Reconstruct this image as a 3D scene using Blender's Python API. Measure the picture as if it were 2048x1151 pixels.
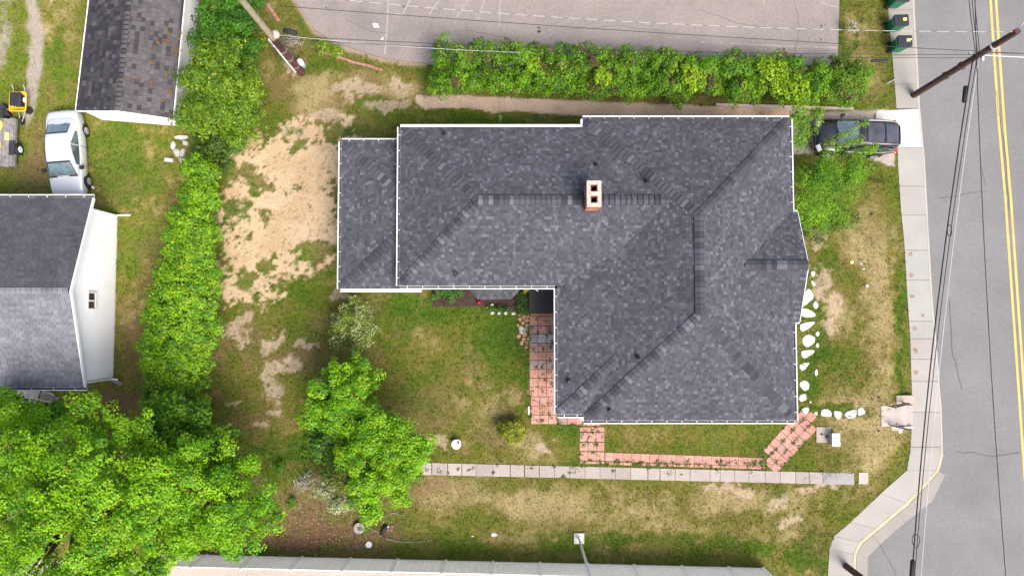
import bpy, math, random
import numpy as np
from mathutils import Vector, Matrix

R = math.radians
random.seed(7)
rng = np.random.default_rng(11)
scene = bpy.context.scene
for o in list(bpy.data.objects):
    bpy.data.objects.remove(o, do_unlink=True)
COL = scene.collection

# ------------------------------------------------------------------ camera
CAM_H, TILT = 36.0, R(2.6)
FPX = 2048 * 24.0 / 36.0
cam_d = bpy.data.cameras.new('camera')
cam_d.lens, cam_d.sensor_width, cam_d.clip_end = 24.0, 36.0, 2000.0
cam = bpy.data.objects.new('camera', cam_d)
COL.objects.link(cam)
cam.location = (0, 0, CAM_H)
cam.rotation_euler = (TILT, 0, 0)
scene.camera = cam

# ------------------------------------------------------------------ sky, sun, exposure
SUN_EL, SUN_TO = R(54), Vector((0.62, -0.78, 0))          # soft light from the south-east
world = bpy.data.worlds.new('World')
scene.world = world
world.use_nodes = True
wn = world.node_tree
for n in list(wn.nodes):
    wn.nodes.remove(n)
sky = wn.nodes.new('ShaderNodeTexSky')
sky.sky_type = 'NISHITA'
sky.sun_disc = False
sky.sun_elevation = SUN_EL
sky.sun_rotation = math.atan2(SUN_TO.x, SUN_TO.y)
sky.air_density, sky.dust_density, sky.ozone_density = 0.85, 4.5, 0.9
bg = wn.nodes.new('ShaderNodeBackground')
bg.inputs['Strength'].default_value = 0.105
wo = wn.nodes.new('ShaderNodeOutputWorld')
wn.links.new(sky.outputs[0], bg.inputs[0])
wn.links.new(bg.outputs[0], wo.inputs[0])

sun_d = bpy.data.lights.new('sun', 'SUN')
sun_d.energy, sun_d.angle, sun_d.color = 1.45, R(30), (1.0, 0.96, 0.90)
sun = bpy.data.objects.new('sun', sun_d)
COL.objects.link(sun)
to_sun = Vector((SUN_TO.x * math.cos(SUN_EL), SUN_TO.y * math.cos(SUN_EL), math.sin(SUN_EL)))
sun.rotation_euler = to_sun.to_track_quat('Z', 'Y').to_euler()
sun.location = to_sun * 60
vs = scene.view_settings
vs.view_transform, vs.look, vs.exposure, vs.gamma = 'Standard', 'None', 1.35, 1.0
vs.use_curve_mapping = False
scene.render.engine = 'CYCLES'
scene.cycles.max_bounces = 5
scene.cycles.diffuse_bounces = 3
scene.cycles.transparent_max_bounces = 4
scene.cycles.use_denoising = True
scene.cycles.denoiser = 'OPENIMAGEDENOISE'
scene.cycles.denoising_input_passes = 'RGB_ALBEDO_NORMAL'
scene.cycles.denoising_prefilter = 'ACCURATE'

# ------------------------------------------------------------------ survey helpers: plan drawing units -> metres
CT, ST = math.cos(TILT), math.sin(TILT)
def P(u, v, z=0.0):
    """survey point (plan sheet u to the right, v down) at height z -> metres"""
    x, y = (u - 1024) / FPX, -(v - 575.5) / FPX
    dx, dy, dz = x, y * CT + ST, y * ST - CT
    t = (z - CAM_H) / dz
    return Vector((dx * t, dy * t, z))
def plan_uv(X, Y, Z):
    yr, zr = Y, Z - CAM_H
    yc = yr * CT + zr * ST
    zc = -yr * ST + zr * CT
    return 1024 + FPX * X / -zc, 575.5 - FPX * yc / -zc

# ------------------------------------------------------------------ object helpers
OFF = {}
def tag(o, label=None, cat=None, group=None, kind=None):
    if label: o['label'] = label
    if cat: o['category'] = cat
    if group: o['group'] = group
    if kind: o['kind'] = kind
    return o
def empty(name, loc=(0, 0, 0), rz=0.0, local=False):
    o = bpy.data.objects.new(name, None)
    o.empty_display_size = 0.2
    COL.objects.link(o)
    o.location = loc
    o.rotation_euler = (0, 0, rz)
    OFF[o.name] = Vector((0, 0, 0)) if local else Vector(loc)
    return o
def link(name, me, mat=None, parent=None):
    if mat is not None and not me.materials:
        me.materials.append(mat)
    o = bpy.data.objects.new(name, me)
    COL.objects.link(o)
    if parent is not None:
        o.parent = parent
        OFF[o.name] = OFF.get(parent.name, Vector((0, 0, 0)))
    else:
        OFF[o.name] = Vector((0, 0, 0))
    return o
def off_of(parent):
    return OFF.get(parent.name, Vector((0, 0, 0))) if parent is not None else Vector((0, 0, 0))

class MB:
    def __init__(s):
        s.v, s.f, s.c = [], [], []
    def face(s, pts, col=None):
        b = len(s.v)
        s.v += [tuple(p) for p in pts]
        s.f.append(tuple(range(b, b + len(pts))))
        s.c.append(col)
    def prism(s, top, th, col=None, bottom=True):
        """top: list of points counter-clockwise from above"""
        b, n = len(s.v), len(top)
        s.v += [tuple(p) for p in top] + [(p[0], p[1], p[2] - th) for p in top]
        s.f.append(tuple(range(b, b + n))); s.c.append(col)
        if bottom:
            s.f.append(tuple(range(b + 2 * n - 1, b + n - 1, -1))); s.c.append(col)
        for i in range(n):
            j = (i + 1) % n
            s.f.append((b + i, b + n + i, b + n + j, b + j)); s.c.append(col)
    def box(s, c, d, m=None, col=None):
        """centre, full size, optional 3x3 rotation"""
        m = m or Matrix.Identity(3)
        c = Vector(c)
        b = len(s.v)
        for sx, sy, sz in ((-1,-1,-1),(1,-1,-1),(1,1,-1),(-1,1,-1),(-1,-1,1),(1,-1,1),(1,1,1),(-1,1,1)):
            s.v.append(tuple(c + m @ Vector((sx*d[0]/2, sy*d[1]/2, sz*d[2]/2))))
        for q in ((3,2,1,0),(4,5,6,7),(0,1,5,4),(1,2,6,5),(2,3,7,6),(3,0,4,7)):
            s.f.append(tuple(b + i for i in q)); s.c.append(col)
    def tube(s, pts, rad, n=8, cap=True, col=None):
        pts = [Vector(p) for p in pts]
        if not hasattr(rad, '__len__'): rad = [rad] * len(pts)
        b = len(s.v)
        up = Vector((0.13, 0.21, 0.97))
        for i, p in enumerate(pts):
            t = (pts[min(i + 1, len(pts) - 1)] - pts[max(i - 1, 0)]).normalized()
            a = t.cross(up)
            if a.length < 0.15: a = t.cross(Vector((1, 0.1, 0)))
            a.normalize()
            w = t.cross(a)
            for k in range(n):
                an = 2 * math.pi * k / n
                s.v.append(tuple(p + (a * math.cos(an) + w * math.sin(an)) * rad[i]))
        for i in range(len(pts) - 1):
            for k in range(n):
                k2 = (k + 1) % n
                s.f.append((b+i*n+k, b+i*n+k2, b+(i+1)*n+k2, b+(i+1)*n+k)); s.c.append(col)
        if cap:
            s.f.append(tuple(b + k for k in range(n - 1, -1, -1))); s.c.append(col)
            e = b + (len(pts) - 1) * n
            s.f.append(tuple(e + k for k in range(n))); s.c.append(col)
    def lathe(s, prof, c, axis='z', n=20, m=None):
        b = len(s.v)
        c = Vector(c)
        for r, h in prof:
            for k in range(n):
                an = 2 * math.pi * k / n
                p = Vector((r*math.cos(an), r*math.sin(an), h))
                if axis == 'x': p = Vector((p.z, p.x, p.y))
                if axis == 'y': p = Vector((p.x, p.z, p.y))
                if m: p = m @ p
                s.v.append(tuple(c + p))
        for i in range(len(prof) - 1):
            for k in range(n):
                k2 = (k + 1) % n
                s.f.append((b+i*n+k, b+i*n+k2, b+(i+1)*n+k2, b+(i+1)*n+k)); s.c.append(None)
        s.f.append(tuple(b + k for k in range(n - 1, -1, -1))); s.c.append(None)
        e = b + (len(prof) - 1) * n
        s.f.append(tuple(e + k for k in range(n))); s.c.append(None)
    def loft(s, rows, closed=False, caps=False):
        b, n = len(s.v), len(rows[0])
        for r in rows: s.v += [tuple(p) for p in r]
        for i in range(len(rows) - 1):
            for k in range(n - (0 if closed else 1)):
                k2 = (k + 1) % n
                s.f.append((b+i*n+k, b+i*n+k2, b+(i+1)*n+k2, b+(i+1)*n+k)); s.c.append(None)
        if caps:
            s.f.append(tuple(b + k for k in range(n - 1, -1, -1))); s.c.append(None)
            e = b + (len(rows) - 1) * n
            s.f.append(tuple(e + k for k in range(n))); s.c.append(None)
    def mesh(s, name, off=Vector((0, 0, 0)), smooth=False):
        me = bpy.data.meshes.new(name)
        me.from_pydata([(x - off.x, y - off.y, z - off.z) for x, y, z in s.v], [], s.f)
        if any(c is not None for c in s.c):
            at = me.color_attributes.new('col', 'FLOAT_COLOR', 'CORNER')
            a = []
            for f, c in zip(s.f, s.c):
                c = c or (0.5, 0.5, 0.5)
                a += [c[0], c[1], c[2], 1.0] * len(f)
            at.data.foreach_set('color', a)
        if smooth:
            me.polygons.foreach_set('use_smooth', [True] * len(me.polygons))
        me.update()
        return me
    def build(s, name, mat, parent=None, smooth=False, bevel=0.0, subsurf=0):
        o = link(name, s.mesh(name, off_of(parent), smooth), mat, parent)
        if bevel:
            m = o.modifiers.new('bevel', 'BEVEL'); m.width = bevel; m.segments = 2; m.limit_method = 'ANGLE'
        if subsurf:
            m = o.modifiers.new('sub', 'SUBSURF'); m.levels = m.render_levels = subsurf
        return o

def np_mesh(name, V, F, C=None, off=(0, 0, 0), smooth=False):
    """V (n,3), F (m,k) faces of one size, C (n,3) vertex colours"""
    me = bpy.data.meshes.new(name)
    V = np.asarray(V, np.float32) - np.asarray(off, np.float32)
    m, k = F.shape
    me.vertices.add(len(V)); me.vertices.foreach_set('co', V.ravel())
    me.loops.add(m * k); me.loops.foreach_set('vertex_index', F.astype(np.int32).ravel())
    me.polygons.add(m)
    me.polygons.foreach_set('loop_start', np.arange(0, m * k, k, dtype=np.int32))
    me.polygons.foreach_set('loop_total', np.full(m, k, dtype=np.int32))
    if smooth: me.polygons.foreach_set('use_smooth', np.ones(m, dtype=bool))
    me.update(calc_edges=True)
    if C is not None:
        at = me.color_attributes.new('col', 'FLOAT_COLOR', 'POINT')
        a = np.ones((len(V), 4), np.float32); a[:, :3] = C
        at.data.foreach_set('color', a.ravel())
    return me

# ------------------------------------------------------------------ materials
def mat(name, col=(0.5, 0.5, 0.5), rough=0.8, var=0.15, scale=3.0, attr=False, metal=0.0, bump=0.0, bscale=40.0,
        spec=0.5, coat=0.0, trans=0.0, stain=None, stain_scale=0.6, stain_amt=0.5, fine=0.0, fine_scale=60.0):
    m = bpy.data.materials.new(name)
    m.use_nodes = True
    nt = m.node_tree
    nd, lk = nt.nodes, nt.links
    b = nd['Principled BSDF']
    b.inputs['Roughness'].default_value = rough
    b.inputs['Metallic'].default_value = metal
    b.inputs['Specular IOR Level'].default_value = spec
    b.inputs['Coat Weight'].default_value = coat
    tc = nd.new('ShaderNodeNewGeometry')
    def mix(a, bb, fac, blend='MIX'):
        x = nd.new('ShaderNodeMix'); x.data_type = 'RGBA'; x.blend_type = blend
        for i, s in ((0, fac), (6, a), (7, bb)):
            if hasattr(s, 'links'): lk.new(s, x.inputs[i])
            else: x.inputs[i].default_value = s if i == 0 else (*s, 1.0)
        return x.outputs[2]
    def noise(sc, det=4.0, ro=0.6):
        n = nd.new('ShaderNodeTexNoise'); n.inputs['Scale'].default_value = sc
        n.inputs['Detail'].default_value = det; n.inputs['Roughness'].default_value = ro
        lk.new(tc.outputs['Position'], n.inputs['Vector'])
        return n.outputs['Fac']
    def ramp(s, lo, hi, a=0.0, bb=1.0):
        r = nd.new('ShaderNodeMapRange'); lk.new(s, r.inputs[0])
        r.inputs[1].default_value, r.inputs[2].default_value = lo, hi
        r.inputs[3].default_value, r.inputs[4].default_value = a, bb
        return r.outputs[0]
    if attr:
        at = nd.new('ShaderNodeAttribute'); at.attribute_name = 'col'
        c = at.outputs['Color']
    else:
        rgb = nd.new('ShaderNodeRGB'); rgb.outputs[0].default_value = (*col, 1.0)
        c = rgb.outputs[0]
    def bright(c, s, amt):
        h = nd.new('ShaderNodeHueSaturation')
        lk.new(ramp(s, 0.3, 0.7, 1 - amt, 1 + amt), h.inputs['Value'])
        lk.new(c, h.inputs['Color'])
        return h.outputs['Color']
    if var: c = bright(c, noise(scale), var)
    if fine: c = bright(c, noise(fine_scale, 2.0), fine)
    if stain is not None:
        c = mix(c, stain, ramp(noise(stain_scale, 6.0, 0.65), 0.5, 0.72, 0.0, stain_amt))
    lk.new(c, b.inputs['Base Color'])
    if bump:
        bm = nd.new('ShaderNodeBump'); bm.inputs['Strength'].default_value = bump; bm.inputs['Distance'].default_value = 0.02
        lk.new(noise(bscale, 3.0), bm.inputs['Height']); lk.new(bm.outputs[0], b.inputs['Normal'])
    if trans:
        t = nd.new('ShaderNodeBsdfTranslucent'); lk.new(c, t.inputs['Color'])
        ms = nd.new('ShaderNodeMixShader'); ms.inputs[0].default_value = trans
        lk.new(b.outputs[0], ms.inputs[1]); lk.new(t.outputs[0], ms.inputs[2])
        lk.new(ms.outputs[0], nd['Material Output'].inputs['Surface'])
    return m

M = {}
M['ground'] = mat('ground', attr=True, rough=1.0, var=0.18, scale=9.0, fine=0.3, fine_scale=45.0, bump=0.5, bscale=30.0, spec=0.1)
M['grass'] = mat('grass', attr=True, rough=0.8, var=0.0, spec=0.2, trans=0.25)
M['leaf'] = mat('leaf', attr=True, rough=0.55, var=0.0, spec=0.3, trans=0.28)
M['shingle'] = mat('shingle', attr=True, rough=0.95, var=0.09, scale=0.7, fine=0.12, fine_scale=90.0, spec=0.2, stain=(0.052, 0.053, 0.060), stain_scale=0.4, stain_amt=0.4)
M['old_shingle'] = mat('old_shingle', attr=True, rough=0.95, var=0.10, scale=1.2, fine=0.12, fine_scale=80.0, spec=0.2,
                       stain=(0.022, 0.021, 0.025), stain_scale=0.55, stain_amt=0.3)
M['white'] = mat('white_paint', (0.78, 0.78, 0.78), 0.5, 0.03, 2.0, stain=(0.55, 0.53, 0.48), stain_scale=1.6, stain_amt=0.35)
M['siding'] = mat('white_siding', (0.88, 0.88, 0.88), 0.55, 0.02, 0.8, stain=(0.70, 0.69, 0.64), stain_scale=0.7, stain_amt=0.3)
M['vinyl'] = mat('white_vinyl', (0.90, 0.90, 0.89), 0.45, 0.02, 1.0, stain=(0.70, 0.70, 0.66), stain_scale=1.0, stain_amt=0.3, trans=0.4)
M['dark_metal'] = mat('black_metal', (0.034, 0.034, 0.040), 0.4, 0.1)
M['rubber'] = mat('black_rubber', (0.016, 0.016, 0.017), 0.75, 0.1)
M['alu'] = mat('aluminium', (0.55, 0.56, 0.57), 0.35, 0.05, metal=0.7)
M['galv'] = mat('galvanised_steel', (0.50, 0.51, 0.52), 0.5, 0.1, metal=0.4)
M['asphalt'] = mat('road_asphalt', (0.190, 0.186, 0.184), 0.9, 0.08, 0.35, fine=0.10, fine_scale=9.0, bump=0.3, bscale=80,
                   stain=(0.14, 0.138, 0.135), stain_scale=0.3, stain_amt=0.5, spec=0.2)
M['lot'] = mat('lot_asphalt', (0.265, 0.228, 0.207), 0.92, 0.12, 0.3, fine=0.12, fine_scale=8.0, bump=0.3, bscale=80,
               stain=(0.17, 0.15, 0.14), stain_scale=0.16, stain_amt=0.7, spec=0.2)
M['concrete'] = mat('concrete', attr=True, rough=0.9, var=0.07, scale=0.8, fine=0.10, fine_scale=40.0,
                    stain=(0.30, 0.27, 0.24), stain_scale=0.9, stain_amt=0.35, spec=0.2)
M['stone'] = mat('pale_stone', (0.52, 0.505, 0.475), 0.9, 0.18, 2.0, fine=0.12, fine_scale=14.0, stain=(0.26, 0.25, 0.22), stain_scale=2.2, stain_amt=0.65, bump=0.3, bscale=18)
M['paver'] = mat('red_paver', attr=True, rough=0.92, var=0.10, scale=2.5, fine=0.10, fine_scale=50.0,
                 stain=(0.30, 0.20, 0.17), stain_scale=1.3, stain_amt=0.3, spec=0.2)
M['yellow_paint'] = mat('yellow_road_paint', (0.62, 0.42, 0.10), 0.8, 0.15, 2.0, stain=(0.30, 0.27, 0.22), stain_scale=2.5, stain_amt=0.45)
M['kerb_paint'] = mat('faded_yellow_kerb_paint', (0.46, 0.385, 0.24), 0.85, 0.15, 2.0, stain=(0.40, 0.38, 0.34), stain_scale=2.0, stain_amt=0.8)
M['white_line'] = mat('worn_white_line', (0.325, 0.29, 0.265), 0.9, 0.15, 3.0, stain=(0.265, 0.228, 0.207), stain_scale=2.0, stain_amt=0.95)
M['brick'] = mat('brick', attr=True, rough=0.95, var=0.15, scale=6.0, fine=0.1)
M['mortar'] = mat('mortar', (0.42, 0.28, 0.22), 0.95, 0.15, 8.0, stain=(0.40, 0.24, 0.18), stain_scale=4.0, stain_amt=0.5)
M['soot_and_dark'] = mat('soot_and_hole_dark', (0.012, 0.010, 0.010), 1.0, 0.1)  # flue soot, also the painted dark of pipe openings and holes
M['clay'] = mat('clay_flue', (0.20, 0.07, 0.045), 0.9, 0.15, 6.0)
M['bark'] = mat('bark', (0.11, 0.085, 0.065), 0.95, 0.25, 8.0, bump=0.8, bscale=25)
M['dead_wood'] = mat('dead_wood', (0.42, 0.37, 0.33), 0.95, 0.15, 6.0)
M['pole_brown'] = mat('creosote_pole', (0.085, 0.040, 0.030), 0.85, 0.3, 5.0, stain=(0.045, 0.025, 0.022), stain_scale=2.0, stain_amt=0.6)
M['pole_grey'] = mat('weathered_pole', (0.30, 0.25, 0.17), 0.9, 0.25, 5.0, stain=(0.16, 0.13, 0.09), stain_scale=2.0, stain_amt=0.6)
M['pole_red'] = mat('red_brown_pole', (0.09, 0.035, 0.030), 0.9, 0.35, 8.0)
M['wire_black'] = mat('black_cable', (0.014, 0.014, 0.016), 0.6, 0.0)
M['wire_grey'] = mat('bare_grey_cable', (0.62, 0.62, 0.62), 0.5, 0.0)
M['wire_twist'] = mat('twisted_cable', attr=True, rough=0.55, var=0.0)
M['deck'] = mat('black_deck_board', (0.016, 0.015, 0.018), 0.6, 0.25, 5.0)
M['wood_grey'] = mat('weathered_board', (0.24, 0.22, 0.21), 0.9, 0.3, 6.0, stain=(0.10, 0.09, 0.085), stain_scale=2.5, stain_amt=0.7)
M['bin_green'] = mat('green_plastic', (0.006, 0.19, 0.095), 0.42, 0.08, 3.0, stain=(0.02, 0.06, 0.04), stain_scale=3.0, stain_amt=0.5)
M['bin_lid'] = mat('black_plastic', (0.025, 0.026, 0.034), 0.5, 0.08, 3.0)
M['yellow'] = mat('yellow_plastic', (0.80, 0.50, 0.03), 0.45, 0.05)
M['yellow_tarp'] = mat('yellow_tarp', (0.72, 0.56, 0.16), 0.7, 0.12, 4.0, stain=(0.45, 0.34, 0.14), stain_scale=2.0, stain_amt=0.5)
M['sticker'] = mat('yellow_sticker', (0.80, 0.72, 0.20), 0.6, 0.03)
M['orange'] = mat('orange_paint', (0.70, 0.20, 0.03), 0.5, 0.1)
M['red'] = mat('red_plastic', (0.65, 0.015, 0.02), 0.45, 0.05)
M['silver'] = mat('silver_car_paint', (0.66, 0.675, 0.68), 0.32, 0.02, metal=0.25, coat=0.6)
M['black_car'] = mat('black_car_paint', (0.012, 0.012, 0.016), 0.22, 0.1, coat=1.0)
M['chrome'] = mat('chrome', (0.75, 0.75, 0.76), 0.15, 0.0, metal=1.0)
M['glass'] = mat('car_glass', (0.045, 0.07, 0.085), 0.06, 0.1, 1.0, spec=1.0, coat=1.0)
M['glass_pale'] = mat('pale_windscreen', (0.11, 0.16, 0.175), 0.08, 0.35, 4.0, spec=1.0, coat=1.0)
M['window'] = mat('window_glass', (0.045, 0.030, 0.028), 0.08, 0.2, 2.0, spec=0.8)
M['tail'] = mat('red_lens', (0.5, 0.01, 0.015), 0.2, 0.0, coat=1.0)
M['lens'] = mat('clear_lens', (0.6, 0.62, 0.64), 0.12, 0.0, coat=1.0)
M['cabinet_dark'] = mat('dull_lead', (0.12, 0.12, 0.125), 0.7, 0.1)
M['mulch'] = mat('mulch', attr=True, rough=1.0, var=0.1)

# ------------------------------------------------------------------ noise
def vnoise(x, y, seed=0):
    xi, yi = np.floor(x).astype(np.int64), np.floor(y).astype(np.int64)
    fx, fy = x - xi, y - yi
    fx, fy = fx*fx*(3-2*fx), fy*fy*(3-2*fy)
    def h(a, b):
        n = (a * 374761393 + b * 668265263 + seed * 974634777) & 0xffffffff
        n = ((n ^ (n >> 13)) * 1274126177) & 0xffffffff
        return ((n ^ (n >> 16)) & 0xffff) / 65535.0
    return (h(xi, yi)*(1-fx) + h(xi+1, yi)*fx)*(1-fy) + (h(xi, yi+1)*(1-fx) + h(xi+1, yi+1)*fx)*fy
def fbm(x, y, seed=0, oct=4):
    s, a, t = 0, 1.0, 0
    for i in range(oct):
        s = s + a * vnoise(x * 2**i + 17.3*i, y * 2**i - 9.1*i, seed + i); t += a; a *= 0.55
    return s / t
def sstep(a, b, x):
    t = np.clip((x - a) / (b - a), 0, 1)
    return t*t*(3-2*t)
def in_poly(x, y, poly):
    r = np.zeros(np.shape(x), bool)
    n = len(poly)
    for i in range(n):
        x1, y1 = poly[i]; x2, y2 = poly[(i+1) % n]
        c = ((y1 > y) != (y2 > y)) & (x < (x2-x1)*(y-y1)/((y2-y1) if y2 != y1 else 1e-9) + x1)
        r ^= c
    return r
def seg_dist(x, y, pts):
    d = np.full(np.shape(x), 1e9)
    for (x1, y1), (x2, y2) in zip(pts[:-1], pts[1:]):
        l2 = (x2-x1)**2 + (y2-y1)**2
        t = np.clip(((x-x1)*(x2-x1) + (y-y1)*(y2-y1)) / l2, 0, 1)
        d = np.minimum(d, np.hypot(x - x1 - t*(x2-x1), y - y1 - t*(y2-y1)))
    return d
def poly_soft(x, y, poly, soft):
    """signed soft mask: 1 well inside, 0 well outside"""
    d = seg_dist(x, y, poly + [poly[0]])
    s = np.where(in_poly(x, y, poly), d, -d)
    return sstep(-soft, soft, s)

# ------------------------------------------------------------------ terrain
Z_WALK, Z_ROAD, Z_LOT = -0.45, -0.58, 0.02
WALK_IN = [(1772, -170), (1777, 34), (1785, 115), (1793, 214), (1796, 325), (1802, 420), (1808, 476), (1816, 610), (1821, 686), (1824, 793),
           (1825, 811), (1821, 900), (1814, 940), (1762, 986), (1702, 1043), (1668, 1072), (1659, 1097), (1656, 1151), (1654, 1330)]
WALK_OUT = [(1822, -170), (1830, 34), (1835, 115), (1840, 214), (1850, 325), (1855, 420), (1858, 476), (1866, 610), (1873, 686), (1881, 793),
            (1883, 811), (1886, 905), (1876, 940), (1814, 1008), (1752, 1060), (1722, 1085), (1711, 1108), (1709, 1151), (1707, 1330)]
walk_in_xy = [tuple(P(u, v, Z_WALK).xy) for u, v in WALK_IN]
walk_out_xy = [tuple(P(u, v, Z_WALK).xy) for u, v in WALK_OUT]
STREET = [tuple(p) for p in walk_in_xy] + [(60, -40), (60, 40)]
LOT = [(575, -300), (590, 0), (606, 22), (631, 61), (664, 81), (706, 97), (761, 114), (812, 122), (845, 125), (900, 140), (1300, 140), (1675, 140), (1679, 0), (1684, -300)]
LOT_XY = [tuple(P(u, v, Z_LOT).xy) for u, v in LOT]
def ground_z(X, Y):
    X, Y = np.asarray(X, float), np.asarray(Y, float)
    d = seg_dist(X, Y, walk_in_xy)
    ins = in_poly(X, Y, STREET)
    drive = sstep(7.2, 7.9, Y) * (1 - sstep(10.9, 11.3, Y))
    south = sstep(-9.0, -7.0, -Y) * 0 + sstep(7.0, 9.0, -Y)
    w = 1.7 + 4.0 * drive + 2.5 * south
    z = -0.47 * (1 - sstep(0.0, 1.0, d / w))
    z = z + 0.05 * (fbm(X * 0.35, Y * 0.35, 5, 3) - 0.5)
    z = np.where(ins, -0.47 - np.minimum(d, 0.5) * 0.9, z)
    lot = in_poly(X, Y, LOT_XY)
    z = np.where(lot, -0.08, z)
    return z
def gz(p):
    return float(ground_z(np.array([p[0]]), np.array([p[1]]))[0])
def G(u, v, dz=0.0):
    p = P(u, v, 0.0)
    for _ in range(3):
        p = P(u, v, gz(p))
    p.z += dz
    return p

# ------------------------------------------------------------------ ground cover map (plan sheet units)
C_LUSH_SHADE = np.array((0.046, 0.096, 0.009)); C_GREEN = np.array((0.088, 0.122, 0.013)); C_OLIVE = np.array((0.135, 0.122, 0.027))
C_DRY = np.array((0.285, 0.225, 0.105)); C_SAND = np.array((0.46, 0.345, 0.215)); C_PALE = np.array((0.42, 0.315, 0.235))
C_LITTER = np.array((0.150, 0.085, 0.052)); C_SOIL = np.array((0.20, 0.125, 0.07)); C_MULCH = np.array((0.055, 0.034, 0.030))
C_GRAVEL = np.array((0.33, 0.28, 0.235)); C_CRETE = np.array((0.42, 0.36, 0.31)); C_TAN = np.array((0.37, 0.235, 0.125))
SAND = [(455, 400), (452, 330), (490, 290), (540, 262), (600, 248), (650, 255), (690, 240), (700, 280), (684, 290), (684, 500), (640, 520),
        (600, 548), (560, 560), (548, 600), (490, 612), (455, 600), (448, 480)]
DRY = [  # centre u, v, radius u, v, amount
    (1735, 470, 60, 110, .6), (1760, 700, 40, 170, .55), (1730, 860, 110, 60, .5), (1690, 800, 55, 45, .5), (1660, 620, 40, 70, .45),
    (950, 790, 90, 50, .36), (840, 700, 50, 50, .2), (960, 690, 30, 40, .3), (830, 660, 40, 20, .35), (1250, 1000, 320, 40, .45), (900, 985, 80, 35, .35), (1340, 1060, 150, 30, .35),
    (1090, 1010, 90, 35, .4), (1540, 1000, 120, 30, .45), (1620, 1060, 50, 50, .4), (1010, 1070, 70, 20, .3), (1760, 920, 50, 40, .4),
    (700, 170, 120, 35, .4), (640, 215, 60, 40, .5), (800, 190, 40, 30, .5), (1200, 870, 30, 14, .2), (1300, 870, 110, 18, .3), (1060, 885, 50, 26, .5),
    (560, 880, 70, 50, .3), (1740, 150, 45, 50, .5), (1730, 60, 50, 60, .35), (540, 150, 30, 30, .4), (1100, 905, 50, 18, .35)]
PALE = [(545, 770, 26, 50), (545, 690, 22, 16), (620, 692, 18, 10), (468, 665, 20, 36), (560, 675, 20, 14), (800, 178, 16, 20), (720, 178, 45, 14), (770, 214, 40, 10),
        (595, 265, 14, 16), (640, 235, 30, 14), (700, 240, 14, 14), (575, 730, 18, 16), (466, 805, 10, 5), (525, 845, 12, 7), (1642, 555, 14, 26), (1662, 605, 10, 26), (1655, 640, 14, 20),
        (1460, 978, 40, 8), (1560, 1000, 16, 13), (1640, 985, 26, 6), (1600, 1040, 22, 13), (1090, 890, 14, 8), (1005, 215, 10, 6), (885, 876, 18, 6), (684, 586, 22, 9),
        (735, 1015, 20, 5), (1002, 238, 8, 5), (570, 130, 14, 10), (590, 148, 8, 8), (1640, 470, 18, 16)]
LUSH_SHADE = [(1010, 640, 50, 60, .8), (1048, 760, 16, 90, .6), (900, 610, 60, 24, .6), (820, 610, 60, 30, .5), (1630, 700, 20, 130, .8), (1690, 820, 70, 16, .8), (1000, 240, 160, 14, .8),  # also paints in house shade: inner corner and north of the addition
        (1130, 870, 26, 20, .7), (1205, 890, 16, 10, .5), (960, 700, 20, 50, .5), (700, 270, 26, 26, .7), (755, 205, 30, 20, .6), (640, 130, 50, 24, .5), (1650, 520, 20, 30, .5),
        (1808, 650, 12, 130, .7), (1810, 780, 10, 60, .6), (1140, 1080, 90, 24, .6), (1480, 1090, 90, 18, .6), (1610, 1120, 40, 30, .6), (250, 370, 80, 50, .3), (250, 290, 80, 60, .35), (260, 480, 50, 90, .2), (800, 640, 60, 60, .5), (1000, 720, 50, 80, .35), (860, 780, 60, 50, .3),
        (120, 120, 22, 90, .5), (880, 1080, 90, 24, .3), (1690, 110, 12, 60, .5), (1710, 330, 70, 14, .6), (600, 900, 80, 40, .6), (1550, 990, 26, 26, .4), (1310, 1080, 90, 14, .4),
        (530, 560, 20, 16, .5), (520, 390, 18, 16, .5), (470, 415, 24, 22, .8), (640, 540, 40, 26, .6), (590, 590, 50, 20, .5), (660, 480, 16, 10, .5), (560, 940, 70, 40, .5), (425, 300, 60, 30, .7)]
BROWN_AND_SHADE = [(640, 1075, 150, 28, .85), (470, 1085, 90, 22, .95), (600, 1010, 60, 40, .5), (880, 975, 60, 18, .45), (730, 610, 40, 25, .35), (280, 690, 36, 90, .45), (300, 560, 26, 90, .4),
         (230, 800, 70, 34, .8), (60, 350, 60, 40, .6), (90, 300, 20, 50, .5), (560, 180, 26, 34, .5), (670, 650, 70, 30, .3), (1240, 208, 320, 7, .55), (700, 700, 40, 30, .35),  # patches here also paint in shade beside the maple and under the hedge
         (600, 720, 60, 30, .4), (1080, 238, 90, 6, .4), (820, 860, 60, 40, .35), (1000, 870, 40, 26, .45), (850, 810, 70, 40, .3), (700, 1000, 120, 50, .45), (520, 700, 60, 30, .3)]
PATHD = [(832, 192), (900, 190), (1100, 199), (1250, 205), (1420, 212), (1560, 214), (1620, 222), (1620, 240), (1560, 236), (1300, 234), (1160, 231), (1090, 227), (1030, 222), (990, 226), (960, 219), (900, 216), (850, 219), (834, 206)]
DRIVE = [(1580, 232), (1640, 226), (1798, 214), (1798, 330), (1770, 322), (1700, 300), (1640, 305), (1580, 310)]
BED = [(862, 570), (1060, 570), (1060, 622), (1030, 622), (985, 616), (940, 612), (865, 614)]
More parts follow.
